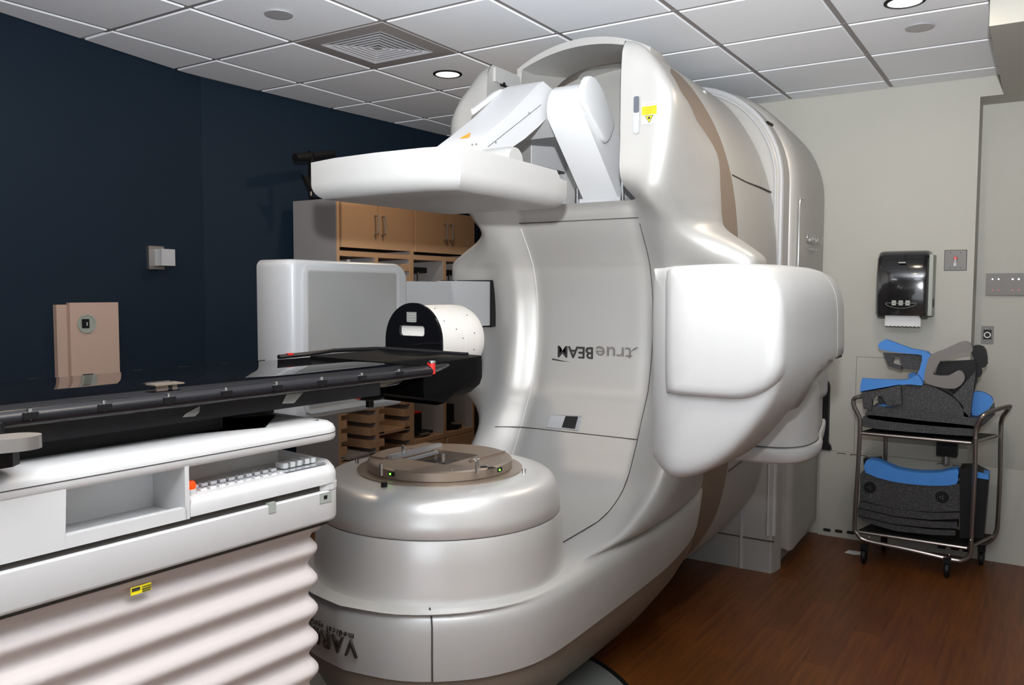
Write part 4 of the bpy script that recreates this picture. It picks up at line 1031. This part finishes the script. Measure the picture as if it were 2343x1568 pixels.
# ================================================================ WALL FITTINGS
# laser housing on the navy wall
lx0, lx1 = at(156, 760, 'y', 2.62), at(267, 760, 'y', 2.62); lt = at(156, 693, 'y', 2.62).z
lh = thing('laser_housing', ((lx0.x + lx1.x) / 2, 2.68, .9), 'pinkish tan box with a round port on the navy wall', 'laser housing')
wally = lambda x: 2.625 + (x + 1.647) * (2.845 - 2.625) / (1.647 - .41) - .003
ha, hb = lx0.x - .05, lx1.x - .002
prism('housing_body', [(ha, 2.63), (hb, 2.63), (hb, wally(hb)), (ha, wally(ha))], 'z', .95, lt - .01, M['boxtan'], lh, .002)
prism('housing_cover', [(lx0.x, lt), (lx1.x, lt), (lx1.x, .94), (lx0.x, .94)], 'y', 2.60, 2.629, M['boxtan'], lh, .002)
pc_ = at(198, 741, 'y', 2.60)
lathe('port_ring', [(.038, .0), (.048, .0), (.048, -.006), (.040, -.006), (.038, .0)], (pc_.x, 2.60, pc_.z), M['greyside'], lh, 32, 'y')
lathe('port_glass', [(0, -.001), (.04, -.001), (.04, -.003), (0, -.003)], (pc_.x, 2.60, pc_.z), M['greyside'], lh, 32, 'y')
box('port_emitter', (pc_.x - .026, 2.5945, pc_.z - .022), (pc_.x + .012, 2.5968, pc_.z + .024), M['black'], lh)
box('port_emitter_glint', (pc_.x - .004, 2.593, pc_.z - .010), (pc_.x + .002, 2.5944, pc_.z + .008), M['chrome'], lh)
# white wall device
pw = at(371, 590, 'y', 2.72)
wd = thing('wall_sensor', (pw.x, 2.76, pw.z), 'small white wall sensor on a steel plate, high on the navy wall', 'wall sensor')
box('back_plate', (pw.x - .065, 2.745, pw.z - .065), (pw.x + .03, 2.80, pw.z + .065), M['steel'], wd, .002)
box('sensor_body', (pw.x - .03, 2.68, pw.z - .045), (pw.x + .055, 2.744, pw.z + .048), M['cwhite'], wd, .004)

# towel dispenser
def xw(u, v, x=XB): return at(u, v, 'x', x)
dx = XB - .20
a, b = at(2006, 600, 'x', dx), at(2120, 722, 'x', dx); tz = at(2060, 572, 'x', dx).z
dp = thing('towel_dispenser', (XB - .1, (a.y + b.y) / 2, b.z - .04), 'glossy black paper towel dispenser on the beige wall', 'dispenser')
yL, yR = a.y, b.y; zb_ = at(2050, 722, 'x', dx).z; wdt = yL - yR
sidep = [(XB - .001, zb_), (dx + .01, zb_), (dx - .005, zb_ + .12), (dx - .005, zb_ + .25), (dx + .02, zb_ + .35), (dx + .06, tz - .012), (dx + .11, tz), (XB - .001, tz)]
sp = [(p[0], p[1]) for p in sidep]
rings = []
for y, d in ((yL + .0, .02), (yL - .012, .004), (yL - .03, 0), (yR + .03, 0), (yR + .012, .004), (yR, .02)):
    cx_, cz_ = XB, (zb_ + tz) / 2
    rings.append([Vector((min(x + d, XB - .001), y, cz_ + (z - cz_) * (1 - d * 2.2))) for x, z in sp])
loft('cover', rings, M['dispenser'], dp, angle=40)
box('side_cheek', (dx + .04, yR - .022, zb_ + .0), (XB - .002, yR - .001, tz - .03), M['greyside'], dp, .01, 2)
box('key_hole', (dx + .09, yR - .026, zb_ + .05), (dx + .12, yR - .0225, zb_ + .10), M['black'], dp, .003)
bt_ = at(2060, 728, 'x', dx + .03)
for yy in (yL - .03, yR + .02): box('latch', (dx + .02, yy - .02, zb_ - .012), (dx + .07, yy + .02, zb_), M['black'], dp, .003)
pa_, pb2 = at(2025, 724, 'x', dx + .05), at(2106, 749, 'x', dx + .05)
n = 9; bot = []
for k in range(2 * n + 1):
    bot.append((pa_.y + (pb2.y - pa_.y) * k / (2 * n), pb2.z + (.006 if k % 2 else .0)))
pt = prism('paper_towel', [(pa_.y, zb_ + .01), (pb2.y, zb_ + .01)] + bot[::-1], 'x', dx + .05, dx + .052, M['paper'], dp)
pt['label'] = 'white paper towel end'
box('brand_plate', (dx - .004, (yL + yR) / 2 - .02, zb_ + .315), (dx + .012, (yL + yR) / 2 + .02, zb_ + .323), M['greyside'], dp, .001)
gz = zb_ + .065; gc = (yL + yR) / 2 + .0; gx_ = dx - .0045
tube('graphic_loop', [(gx_ + .0005, gc + .085 * math.cos(t) , gz + .015 * math.sin(t) + (.006 * math.cos(2 * t))) for t in [2 * PI * k / 40 for k in range(40)]], .0012, M['greyside'], dp, 4, True)
for k in (-1, 0, 1): box('graphic_icon', (gx_ - .001, gc + k * .038 - .012, gz - .004), (gx_ + .002, gc + k * .038 + .012, gz + .026), M['greyside'], dp, .001)
for k in (-1, 1): box('graphic_icon_bar', (gx_ - .002, gc + k * .038 - .008, gz + .008), (gx_ - .001, gc + k * .038 + .008, gz + .011), M['ink'], dp)
for s in (-1, 1): tube('graphic_cross', [(gx_ - .0015, gc - .009, gz + .011 - s * .009), (gx_ - .0015, gc + .009, gz + .011 + s * .009)], .001, M['ink'], dp, 4)

# plates on the wall
a, b = xw(2163, 574), xw(2210, 618)
sw = thing('key_switch_plate', (XB, (a.y + b.y) / 2, (a.z + b.z) / 2), 'square steel wall plate with a red key switch right of the dispenser', 'wall plate')
box('plate', (XB - .005, b.y, b.z), (XB - .0005, a.y, a.z), M['plate'], sw, .001)
box('plate_border', (XB - .0025, b.y - .004, b.z - .004), (XB - .0006, a.y + .004, a.z + .004), M['ink'], sw)
cy_, cz_ = (a.y + b.y) / 2, (a.z + b.z) / 2
lathe('lock_collar', [(0, -.012), (.010, -.012), (.012, -.006), (.012, 0), (0, 0)], (XB - .005, cy_, cz_ + .012), M['red'], sw, 16, 'x')
boxes('key', [((XB - .024, cy_ - .004, cz_ - .038), (XB - .018, cy_ + .004, cz_ + .005)), ((XB - .026, cy_ - .008, cz_ - .034), (XB - .020, cy_ + .008, cz_ - .018))], M['chrome'], sw, .001)
for dy, dz in ((-.028, .045), (.028, .045), (-.028, -.045), (.028, -.045)): lathe('screw', [(0, -.007), (.0035, -.007), (.0035, -.005), (0, -.005)], (XB, cy_ + dy, cz_ + dz), M['ink'], sw, 8, 'x')
a, b = xw(2257, 626, RX), xw(2365, 676, RX)
mp = thing('steel_outlet_plate', (RX, (a.y + b.y) / 2, (a.z + b.z) / 2), 'wide steel plate with two rows of screw holes in the wall recess', 'wall plate')
box('plate', (RX - .03, b.y, b.z), (RX - .0005, a.y, a.z), M['plate'], mp, .006, 2)
for u in (2271, 2285, 2317, 2331):
    for v in (639, 664):
        p = at(u, v, 'x', RX - .031); lathe('screw', [(0, -.003), (.005, -.003), (.005, 0), (0, 0)], (RX - .0305, p.y, p.z), M['red'] if (u + v) % 2 else M['chrome'], mp, 8, 'x')
a, b = xw(2246, 746, RX), xw(2273, 787, RX)
bp2 = thing('push_button_plate', (RX, (a.y + b.y) / 2, (a.z + b.z) / 2), 'narrow steel plate with a black button ringed in white, in the wall recess', 'switch')
box('plate', (RX - .008, b.y, b.z), (RX - .0005, a.y, a.z), M['plate'], bp2, .002)
cy_, cz_ = (a.y + b.y) / 2, (a.z + b.z) / 2
box('button_field', (RX - .010, cy_ - .022, cz_ - .028), (RX - .0082, cy_ + .022, cz_ + .032), M['black'], bp2)
lathe('button_ring', [(.013, -.013), (.019, -.013), (.019, -.010), (.013, -.010), (.013, -.013)], (RX, cy_, cz_), M['label'], bp2, 24, 'x')
lathe('button', [(0, -.012), (.012, -.012), (.012, -.0101), (0, -.0101)], (RX, cy_, cz_), M['black'], bp2, 24, 'x')

# slotted board along the foot of the back wall
bx_ = XB - .012
btop = [at(u, v, 'x', bx_) for u, v in ((1870, 1034), (2040, 1046), (2230, 1068))]
bd = thing('slotted_board', (XB - .01, -.7, 0), 'low beige board with oval hand slots standing against the foot of the wall', 'board')
prism('board', [(-.245, .0005), (-1.47, .0005), (-1.47, .555), (-1.40, .57), (-.245, .57)], 'x', XB - .024, XB - .002, M['beige2'], bd, .003)
for (u, v) in ((1892, 1213), (1919, 1216), (1946, 1219), (2155, 1252), (2185, 1256), (2212, 1260)):
    p = at(u, v, 'x', XB - .024); prism('hand_slot', rrect(p.y - .024, p.z - .010, p.y + .024, p.z + .010, .0095, 5), 'x', XB - .026, XB - .0235, M['dark'], bd)
for (u, v) in ((1925, 1040), (1955, 1041), (1975, 1041), (2155, 1056), (2190, 1058)):
    p = at(u, v, 'x', XB - .024); tube('notch', [(XB - .025, p.y + .025, .552), (XB - .025, p.y + .02, .560), (XB - .025, p.y - .02, .560), (XB - .025, p.y - .025, .552)], .0025, M['seam'], bd, 6)
# access hatch outline in the wall
a = at(1961, 817, 'x', XB)
hatch = thing('access_hatch', (XB, -.7, .9), 'flush beige access hatch outlined by a thin joint behind the trolley', 'hatch')
box('hatch_panel', (XB - .003, -1.05, .575), (XB - .0005, a.y, a.z), M['beige'], hatch)
boxes('hatch_joint', [((XB - .0034, a.y, .575), (XB - .0006, a.y + .003, a.z + .003)), ((XB - .0034, -1.05, a.z), (XB - .0006, a.y, a.z + .003))], M['greypad'], hatch)
# black hanging thing behind the source arm
hp = thing('black_wall_bracket', (XB - .02, -.27, .57), 'tall narrow black bracket on the beige wall behind the source arm', 'bracket')
p0, p1 = at(1884, 873, 'x', XB - .02), at(1902, 1034, 'x', XB - .02)
prism('bracket', [(-.245, .575), (p1.y, .575), (p1.y + .005, .60), (p1.y + .02, .62), (p1.y + .02, p0.z - .03), (p1.y + .03, p0.z), (-.245, p0.z)], 'x', XB - .045, XB - .001, M['black'], hp, .006)
box('bracket_clip', (XB - .06, p1.y + .03, .70), (XB - .0455, -.26, .76), M['black'], hp, .004)
# pipe fitting seen between the boards
ft = thing('wall_pipe_fitting', (XB - .08, -.95, .55), 'steel pipe stub and black valve low on the wall behind the trolley', 'pipe fitting')
pf = at(2165, 1040, 'x', XB - .08)
cyl('pipe', (XB - .08, pf.y, pf.z - .06), (XB - .08, pf.y, pf.z + .07), .022, M['steel'], ft, 16)
box('valve', (XB - .13, pf.y - .06, pf.z - .005), (XB - .026, pf.y + .05, pf.z + .10), M['black'], ft, .006)

# ================================================================ TROLLEY
fp = Vector((at(1966, 1226, 'z', .14).x, 0, 0)).x
YL, YR, XF, XBk = -.575, -1.145, 1.56, 1.90
SH = -.075                                                         # the back frame stands further right
tr = thing('trolley', (1.7, -.87, 0), 'two-tier steel tube trolley on castors against the beige wall', 'trolley')
def cart_loop(xf, dy, zsc=0):
    P = lambda u, v: at(u, v, 'x', xf)
    if dy == 0:
        px = [(1990, 906), (1966, 908), (1953, 915), (1955, 932), (1964, 950), (1968, 975), (1962, 1090), (1955, 1200), (1962, 1222), (1985, 1238), (2080, 1258), (2180, 1281), (2205, 1281), (2220, 1268), (2222, 1240), (2230, 1090), (2232, 1000), (2236, 975), (2252, 950), (2280, 937), (2310, 930)]
    else:
        px = [(2026, 985), (2026, 1055), (2024, 1150), (2030, 1215), (2060, 1228), (2150, 1240), (2235, 1246), (2262, 1240), (2278, 1222), (2283, 1190), (2288, 1090), (2290, 1000), (2292, 960), (2304, 938), (2311, 930)]
    return px, P
px, P = cart_loop(XF, 0)
pth = [P(*k) for k in px]; pth[0].x += .06; pth[-1].x += .12; pth[-2].x += .06; pth[-1] = at(2310, 930, 'x', XF + .16); pth[-2] = at(2282, 937, 'x', XF + .08); pth[0] = at(1992, 905, 'x', XF + .10)
tube('side_frame', catmull(pth, 4), .0125, M['cart'], tr, 10)
px, P = cart_loop(XBk, 1); XK = XBk
pth = [P(*k) for k in px]; pth[-1] = at(2311, 930, 'x', XF + .17); pth[-2] = at(2305, 940, 'x', XF + .22)
tube('side_frame', catmull(pth, 4), .0125, M['cart'], tr, 10)
zs = at(2100, 1010, 'x', XF).z
def shelf_quad(z, name, th_):
    c = [(XF, YL), (XF, YR), (XK, YR + SH - .03), (XK, YL + SH)]
    prism(name, c, 'z', z - th_, z, M['black'], tr, .003)
shelf_quad(.788, 'upper_shelf', .02); shelf_quad(.195, 'lower_shelf', .02)
for z in (.778, .185):
    tube('shelf_rail', [(XF, YL, z), (XF, YR, z)], .009, M['cart'], tr, 8); tube('shelf_rail', [(XF, YR, z), (XK, YR + SH - .03, z)], .009, M['cart'], tr, 8)
for (u, v, z_) in ((1978, 1245, 0), (2168, 1275, 0), (0, 0, 1), (0, 0, 2)):
    if z_ == 0: c_ = at(u, v, 'x', XF)
    elif z_ == 1: c_ = Vector((XK, YL + SH - .02, .12))
    else: c_ = Vector((XK, YR + SH + .02, .12))
    ca = box('castor', (c_.x - .018, c_.y - .02, .085), (c_.x + .018, c_.y + .02, c_.z), M['black'], tr, .003)
    lathe('wheel', [(0, -.012), (.036, -.012), (.042, -.008), (.042, .008), (.036, .012), (0, .012)], (c_.x + .005, c_.y, .043), M['black'], ca, 20, 'y')
    boxes('fork', [((c_.x - .012, c_.y - .018, .035), (c_.x + .012, c_.y - .0145, .09)), ((c_.x - .012, c_.y + .0145, .035), (c_.x + .012, c_.y + .018, .09))], M['black'], ca)
for (u, v) in ((1989, 1230), (2172, 1270), (2221, 1236), (2233, 1003)):
    p = at(u, v, 'x', XF - .012); bm = bmesh.new(); bmesh.ops.create_icosphere(bm, subdivisions=1, radius=.006, matrix=Matrix.Translation(p)); link('bolt', bm_me(bm), M['chrome'], tr)
# --- upper board: prone positioning board with blue pads
UX = 1.55
def U(u, v, dx=0): return at(u, v, 'x', UX + dx)
ub = thing('prone_board', (1.72, -.85, .80), 'speckled charcoal breast board with blue head frame and grey arm rest on the top shelf', 'positioning board')
def slabp(name, pxs, x0, x1, m, parent, bev=.008, seg=2, sm=3):
    P = [at(u, v, 'x', x0) for u, v in pxs]; pl_ = [(p.y, p.z) for p in P]
    if sm: pl_ = [(p[0], p[1]) for p in catmull([(a, b, 0) for a, b in pl_], sm, True)]
    return prism(name, pl_, 'x', x0, x1, m, parent, bev, seg, bang=50)
slabp('base_lower', [(1972, 962), (1990, 950), (2100, 962), (2222, 974), (2236, 984), (2236, 996), (2215, 998), (2100, 990), (1978, 978)], 1.59, 1.86, M['speck'], ub, .008, 2, 2)
slabp('base_upper', [(1984, 940), (2000, 930), (2050, 935), (2215, 955), (2240, 962), (2236, 980), (2215, 981), (2100, 972), (1988, 958)], 1.59, 1.84, M['speck'], ub, .008, 2, 2)
slabp('wedge_body', [(2062, 884), (2100, 880), (2130, 884), (2165, 900), (2190, 918), (2206, 942), (2215, 962), (2130, 958), (2060, 948), (2040, 930), (2030, 905)], 1.60, 1.66, M['speck'], ub, .01, 2, 2)
slabp('wedge_body', [(2010, 900), (2062, 884), (2140, 888), (2200, 905), (2215, 930), (2215, 960), (2080, 955), (2020, 935)], 1.70, 1.78, M['speck'], ub, .01, 2, 2)
slabp('side_plate', [(1970, 896), (2060, 880), (2064, 925), (2030, 930), (2018, 908), (2004, 906), (1996, 915), (1994, 938), (1976, 936)], 1.56, 1.60, M['speck'], ub, .006, 2, 1)
slabp('upper_bracket', [(2020, 808), (2110, 812), (2116, 850), (2064, 844), (2058, 818), (2046, 818), (2042, 832), (2066, 840), (2064, 848), (2032, 838)], 1.74, 1.77, M['speck'], ub, .004, 1, 1)
# blue C frame: two wedge paddles joined by a cross bar
ty = lambda u, v, x: at(u, v, 'x', x)
slabp('blue_pad', [(1972, 868), (1982, 867), (2060, 870), (2085, 866), (2100, 858), (2112, 880), (2100, 882), (2070, 880), (2020, 890), (1975, 897), (1968, 892)], 1.56, 1.60, M['blue'], ub, .008, 2, 2)
slabp('blue_bar', [(2108, 806), (2122, 808), (2130, 814), (2128, 826), (2114, 872), (2104, 882), (2092, 878), (2096, 868), (2110, 824)], 1.60, 1.66, M['blue'], ub, .008, 2, 2)
slabp('blue_pad', [(2011, 786), (2024, 778), (2034, 779), (2085, 798), (2124, 805), (2122, 818), (2104, 812), (2064, 808), (2014, 800)], 1.70, 1.74, M['blue'], ub, .008, 2, 2)
slabp('small_blue_pad', [(2078, 856), (2096, 852), (2096, 868), (2080, 870)], 1.80, 1.84, M['blue'], ub, .004, 1, 1)
slabp('lower_blue_pad', [(2000, 932), (2022, 926), (2054, 932), (2030, 938), (2004, 937)], 1.62, 1.70, M['blue'], ub, .004, 1, 2)
slabp('right_blue_pad', [(2190, 962), (2222, 905), (2240, 897), (2262, 905), (2272, 918), (2262, 936), (2230, 955), (2200, 962)], 1.70, 1.76, M['blue'], ub, .012, 2, 3)
slabp('right_pad_base', [(2218, 962), (2262, 940), (2274, 922), (2276, 950), (2250, 975), (2222, 985)], 1.71, 1.77, M['speck'], ub, .006, 1, 1)
# grey arm rest
slabp('grey_rest', [(2130, 812), (2160, 800), (2190, 786), (2210, 782), (2222, 790), (2224, 806), (2200, 808), (2168, 822), (2152, 826), (2142, 845), (2136, 858), (2170, 860), (2192, 848), (2205, 855), (2206, 872), (2185, 890), (2150, 886), (2122, 878), (2114, 866), (2120, 835)], 1.58, 1.64, M['greypad'], ub, .014, 3, 2)
slabp('rest_back', [(2150, 828), (2232, 824), (2236, 870), (2226, 905), (2190, 905), (2150, 880), (2140, 855)], 1.66, 1.70, M['black'], ub, .008, 2, 1)
slabp('rest_post', [(2196, 890), (2232, 850), (2226, 900), (2218, 968), (2206, 965), (2204, 930), (2180, 905)], 1.60, 1.66, M['speck'], ub, .006, 2, 1)
slabp('rear_roll', [(2222, 795), (2240, 792), (2254, 802), (2258, 835), (2248, 842), (2236, 838), (2226, 815)], 1.72, 1.84, M['black'], ub, .012, 3, 2)
slabp('rear_clamp', [(2226, 838), (2244, 842), (2246, 858), (2234, 866), (2222, 855)], 1.70, 1.76, M['black'], ub, .006, 2, 2)
# --- lower board
lb_ = thing('belly_board', (1.72, -.85, .23), 'speckled charcoal board with a curved blue top pad on the lower shelf', 'positioning board')
slabp('body', [(1968, 1085), (1990, 1080), (2050, 1098), (2120, 1108), (2200, 1108), (2202, 1170), (2130, 1172), (2050, 1165), (1968, 1145)], 1.61, 1.72, M['speck'], lb_, .01, 2, 1)
slabp('blue_pad', [(1981, 1056), (1992, 1053), (2012, 1057), (2050, 1074), (2100, 1082), (2150, 1082), (2190, 1074), (2192, 1090), (2188, 1108), (2150, 1112), (2100, 1110), (2040, 1102), (1980, 1082)], 1.60, 1.70, M['blue'], lb_, .012, 3, 2)
slabp('rib', [(1966, 1148), (2050, 1166), (2130, 1174), (2196, 1174), (2196, 1188), (2130, 1190), (2050, 1182), (1964, 1162)], 1.60, 1.70, M['speck'], lb_, .005, 2, 1)
slabp('rib', [(1962, 1164), (2050, 1185), (2130, 1194), (2190, 1196), (2190, 1210), (2130, 1208), (2050, 1200), (1962, 1180)], 1.592, 1.70, M['speck'], lb_, .005, 2, 1)
slabp('rib', [(1962, 1182), (2050, 1202), (2130, 1212), (2186, 1214), (2186, 1226), (2130, 1224), (2050, 1216), (1976, 1194)], 1.60, 1.70, M['speck'], lb_, .005, 2, 1)
slabp('end_block', [(2196, 1072), (2228, 1072), (2262, 1090), (2258, 1140), (2250, 1230), (2196, 1232)], 1.60, 1.76, M['black'], lb_, .008, 2, 1)
slabp('end_blue', [(2236, 1080), (2262, 1088), (2262, 1098), (2236, 1094)], 1.59, 1.72, M['blue'], lb_, .003, 1, 1)
slabp('corner_block', [(1975, 1050), (2014, 1048), (2018, 1060), (1978, 1078)], 1.70, 1.76, M['black'], lb_, .005, 1, 1)
for (u, v, w_) in ((2030, 1130, 11), (2110, 1140, 14)):
    pts_ = [(u - w_, v + 30), (u - w_, v - 10), (u - w_ * .6, v - 20), (u + w_ * .6, v - 20), (u + w_, v - 10), (u + w_, v + 30)]
    slabp('moulded_arch', pts_, 1.602, 1.612, M['speck'], lb_, .002, 1, 0)
for (u, v) in ((1990, 1116), (2155, 1138)):
    p = at(u, v, 'x', 1.605); lathe('boss', [(0, -.002), (.030, -.002), (.034, .003), (0, .003)], (1.607, p.y, p.z), M['black'], lb_, 24, 'x')
    for k in range(3): 
        a = 2 * PI * k / 3; bm = bmesh.new(); bmesh.ops.create_icosphere(bm, subdivisions=1, radius=.003, matrix=Matrix.Translation((1.603, p.y + .008 * math.cos(a), p.z + .008 * math.sin(a)))); link('screw', bm_me(bm), M['steel'], lb_)
# scrap of paper on the floor
p = at(1955, 1266, 'z', 0); tag(set_origin(prism('paper_scrap', [(p.x - .03, p.y + .05), (p.x + .03, p.y + .04), (p.x + .04, p.y - .05), (p.x - .01, p.y - .06), (p.x - .04, p.y - .0)], 'z', .0012, .004, M['paper']), (p.x, p.y, .0012)), 'white paper scrap on the wood floor by the trolley castor', 'paper')

# ================================================================ CEILING FIXTURES
dx0, dy0 = -T61 + .008, 2 * T61 + .008; dw = T61 - .016
vt = thing('air_diffuser', (dx0 + dw / 2, dy0 + dw / 2, CH), 'square ceiling air diffuser with nested grey louvre rings', 'air vent')
cx, cy2 = dx0 + dw / 2, dy0 + dw / 2
def sqring(name, h0, h1, z0, z1, m, th_=.003):
    a = [(cx - h0, cy2 - h0), (cx + h0, cy2 - h0), (cx + h0, cy2 + h0), (cx - h0, cy2 + h0)]; b = [(cx - h1, cy2 - h1), (cx + h1, cy2 - h1), (cx + h1, cy2 + h1), (cx - h1, cy2 + h1)]
    rings = [[Vector((x, y, z0)) for x, y in a], [Vector((x, y, z1)) for x, y in b], [Vector((x, y, z1 + th_)) for x, y in b], [Vector((x, y, z0 + th_)) for x, y in a]]
    rings.append(rings[0]); bm = bmesh.new(); loft_bm(bm, rings, True, False, False); bmesh.ops.remove_doubles(bm, verts=bm.verts[:], dist=1e-6); return link(name, bm_me(bm), m, vt, smooth=False)
sqring('frame', dw / 2, .205, CH - .010, CH - .012, M['vent'], .006)
sqring('frame_lip', .205, .200, CH - .014, CH + .01, M['ventl'])
for k in range(6): sqring('louvre_ring', .195 - k * .03, .181 - k * .03, CH - .012, CH + .012, M['ventl'])
box('centre_plate', (cx - .02, cy2 - .02, CH - .012), (cx + .02, cy2 + .02, CH - .009), M['ventl'], vt)
box('duct', (cx - .2, cy2 - .2, CH + .030), (cx + .2, cy2 + .2, CH + .034), M['dark'], vt)
def downlight(p, label):
    t = thing('downlight', (p[0], p[1], CH - .01), label, 'ceiling light', 'recessed downlights in the ceiling')
    lathe('trim_ring', [(.070, -.003), (.078, -.003), (.085, .0), (.085, .004), (.070, .004), (.070, -.003)], (p[0], p[1], CH - .0135), M['black'], t, 40)
    lathe('lamp_face', [(0, .0), (.0695, .0), (.0695, .003), (0, .003)], (p[0], p[1], CH - .0135), M['glow'], t, 32)
downlight((.30, 1.527), 'lit recessed downlight with a black rim beside the air diffuser')
downlight((.403, -.90), 'lit recessed downlight at the top right edge of the ceiling')
def spk(p, label):
    t = thing('sprinkler_cover', (p[0], p[1], CH - .012), label, 'sprinkler cover', 'round sprinkler covers in the ceiling')
    lathe('cover_plate', [(0, -.006), (.062, -.006), (.064, -.003), (.060, -.001), (0, -.001)], (p[0], p[1], CH - .012), M['ventl'], t, 40)
    lathe('collar', [(.0, -.0009), (.052, -.0009), (.052, .0025), (0, .0025)], (p[0], p[1], CH - .012), M['ventl'], t, 24)
spk((-.959, 1.539), 'round sprinkler cover left of the air diffuser')
spk((.81, -.912), 'round sprinkler cover near the bulkhead on the right')
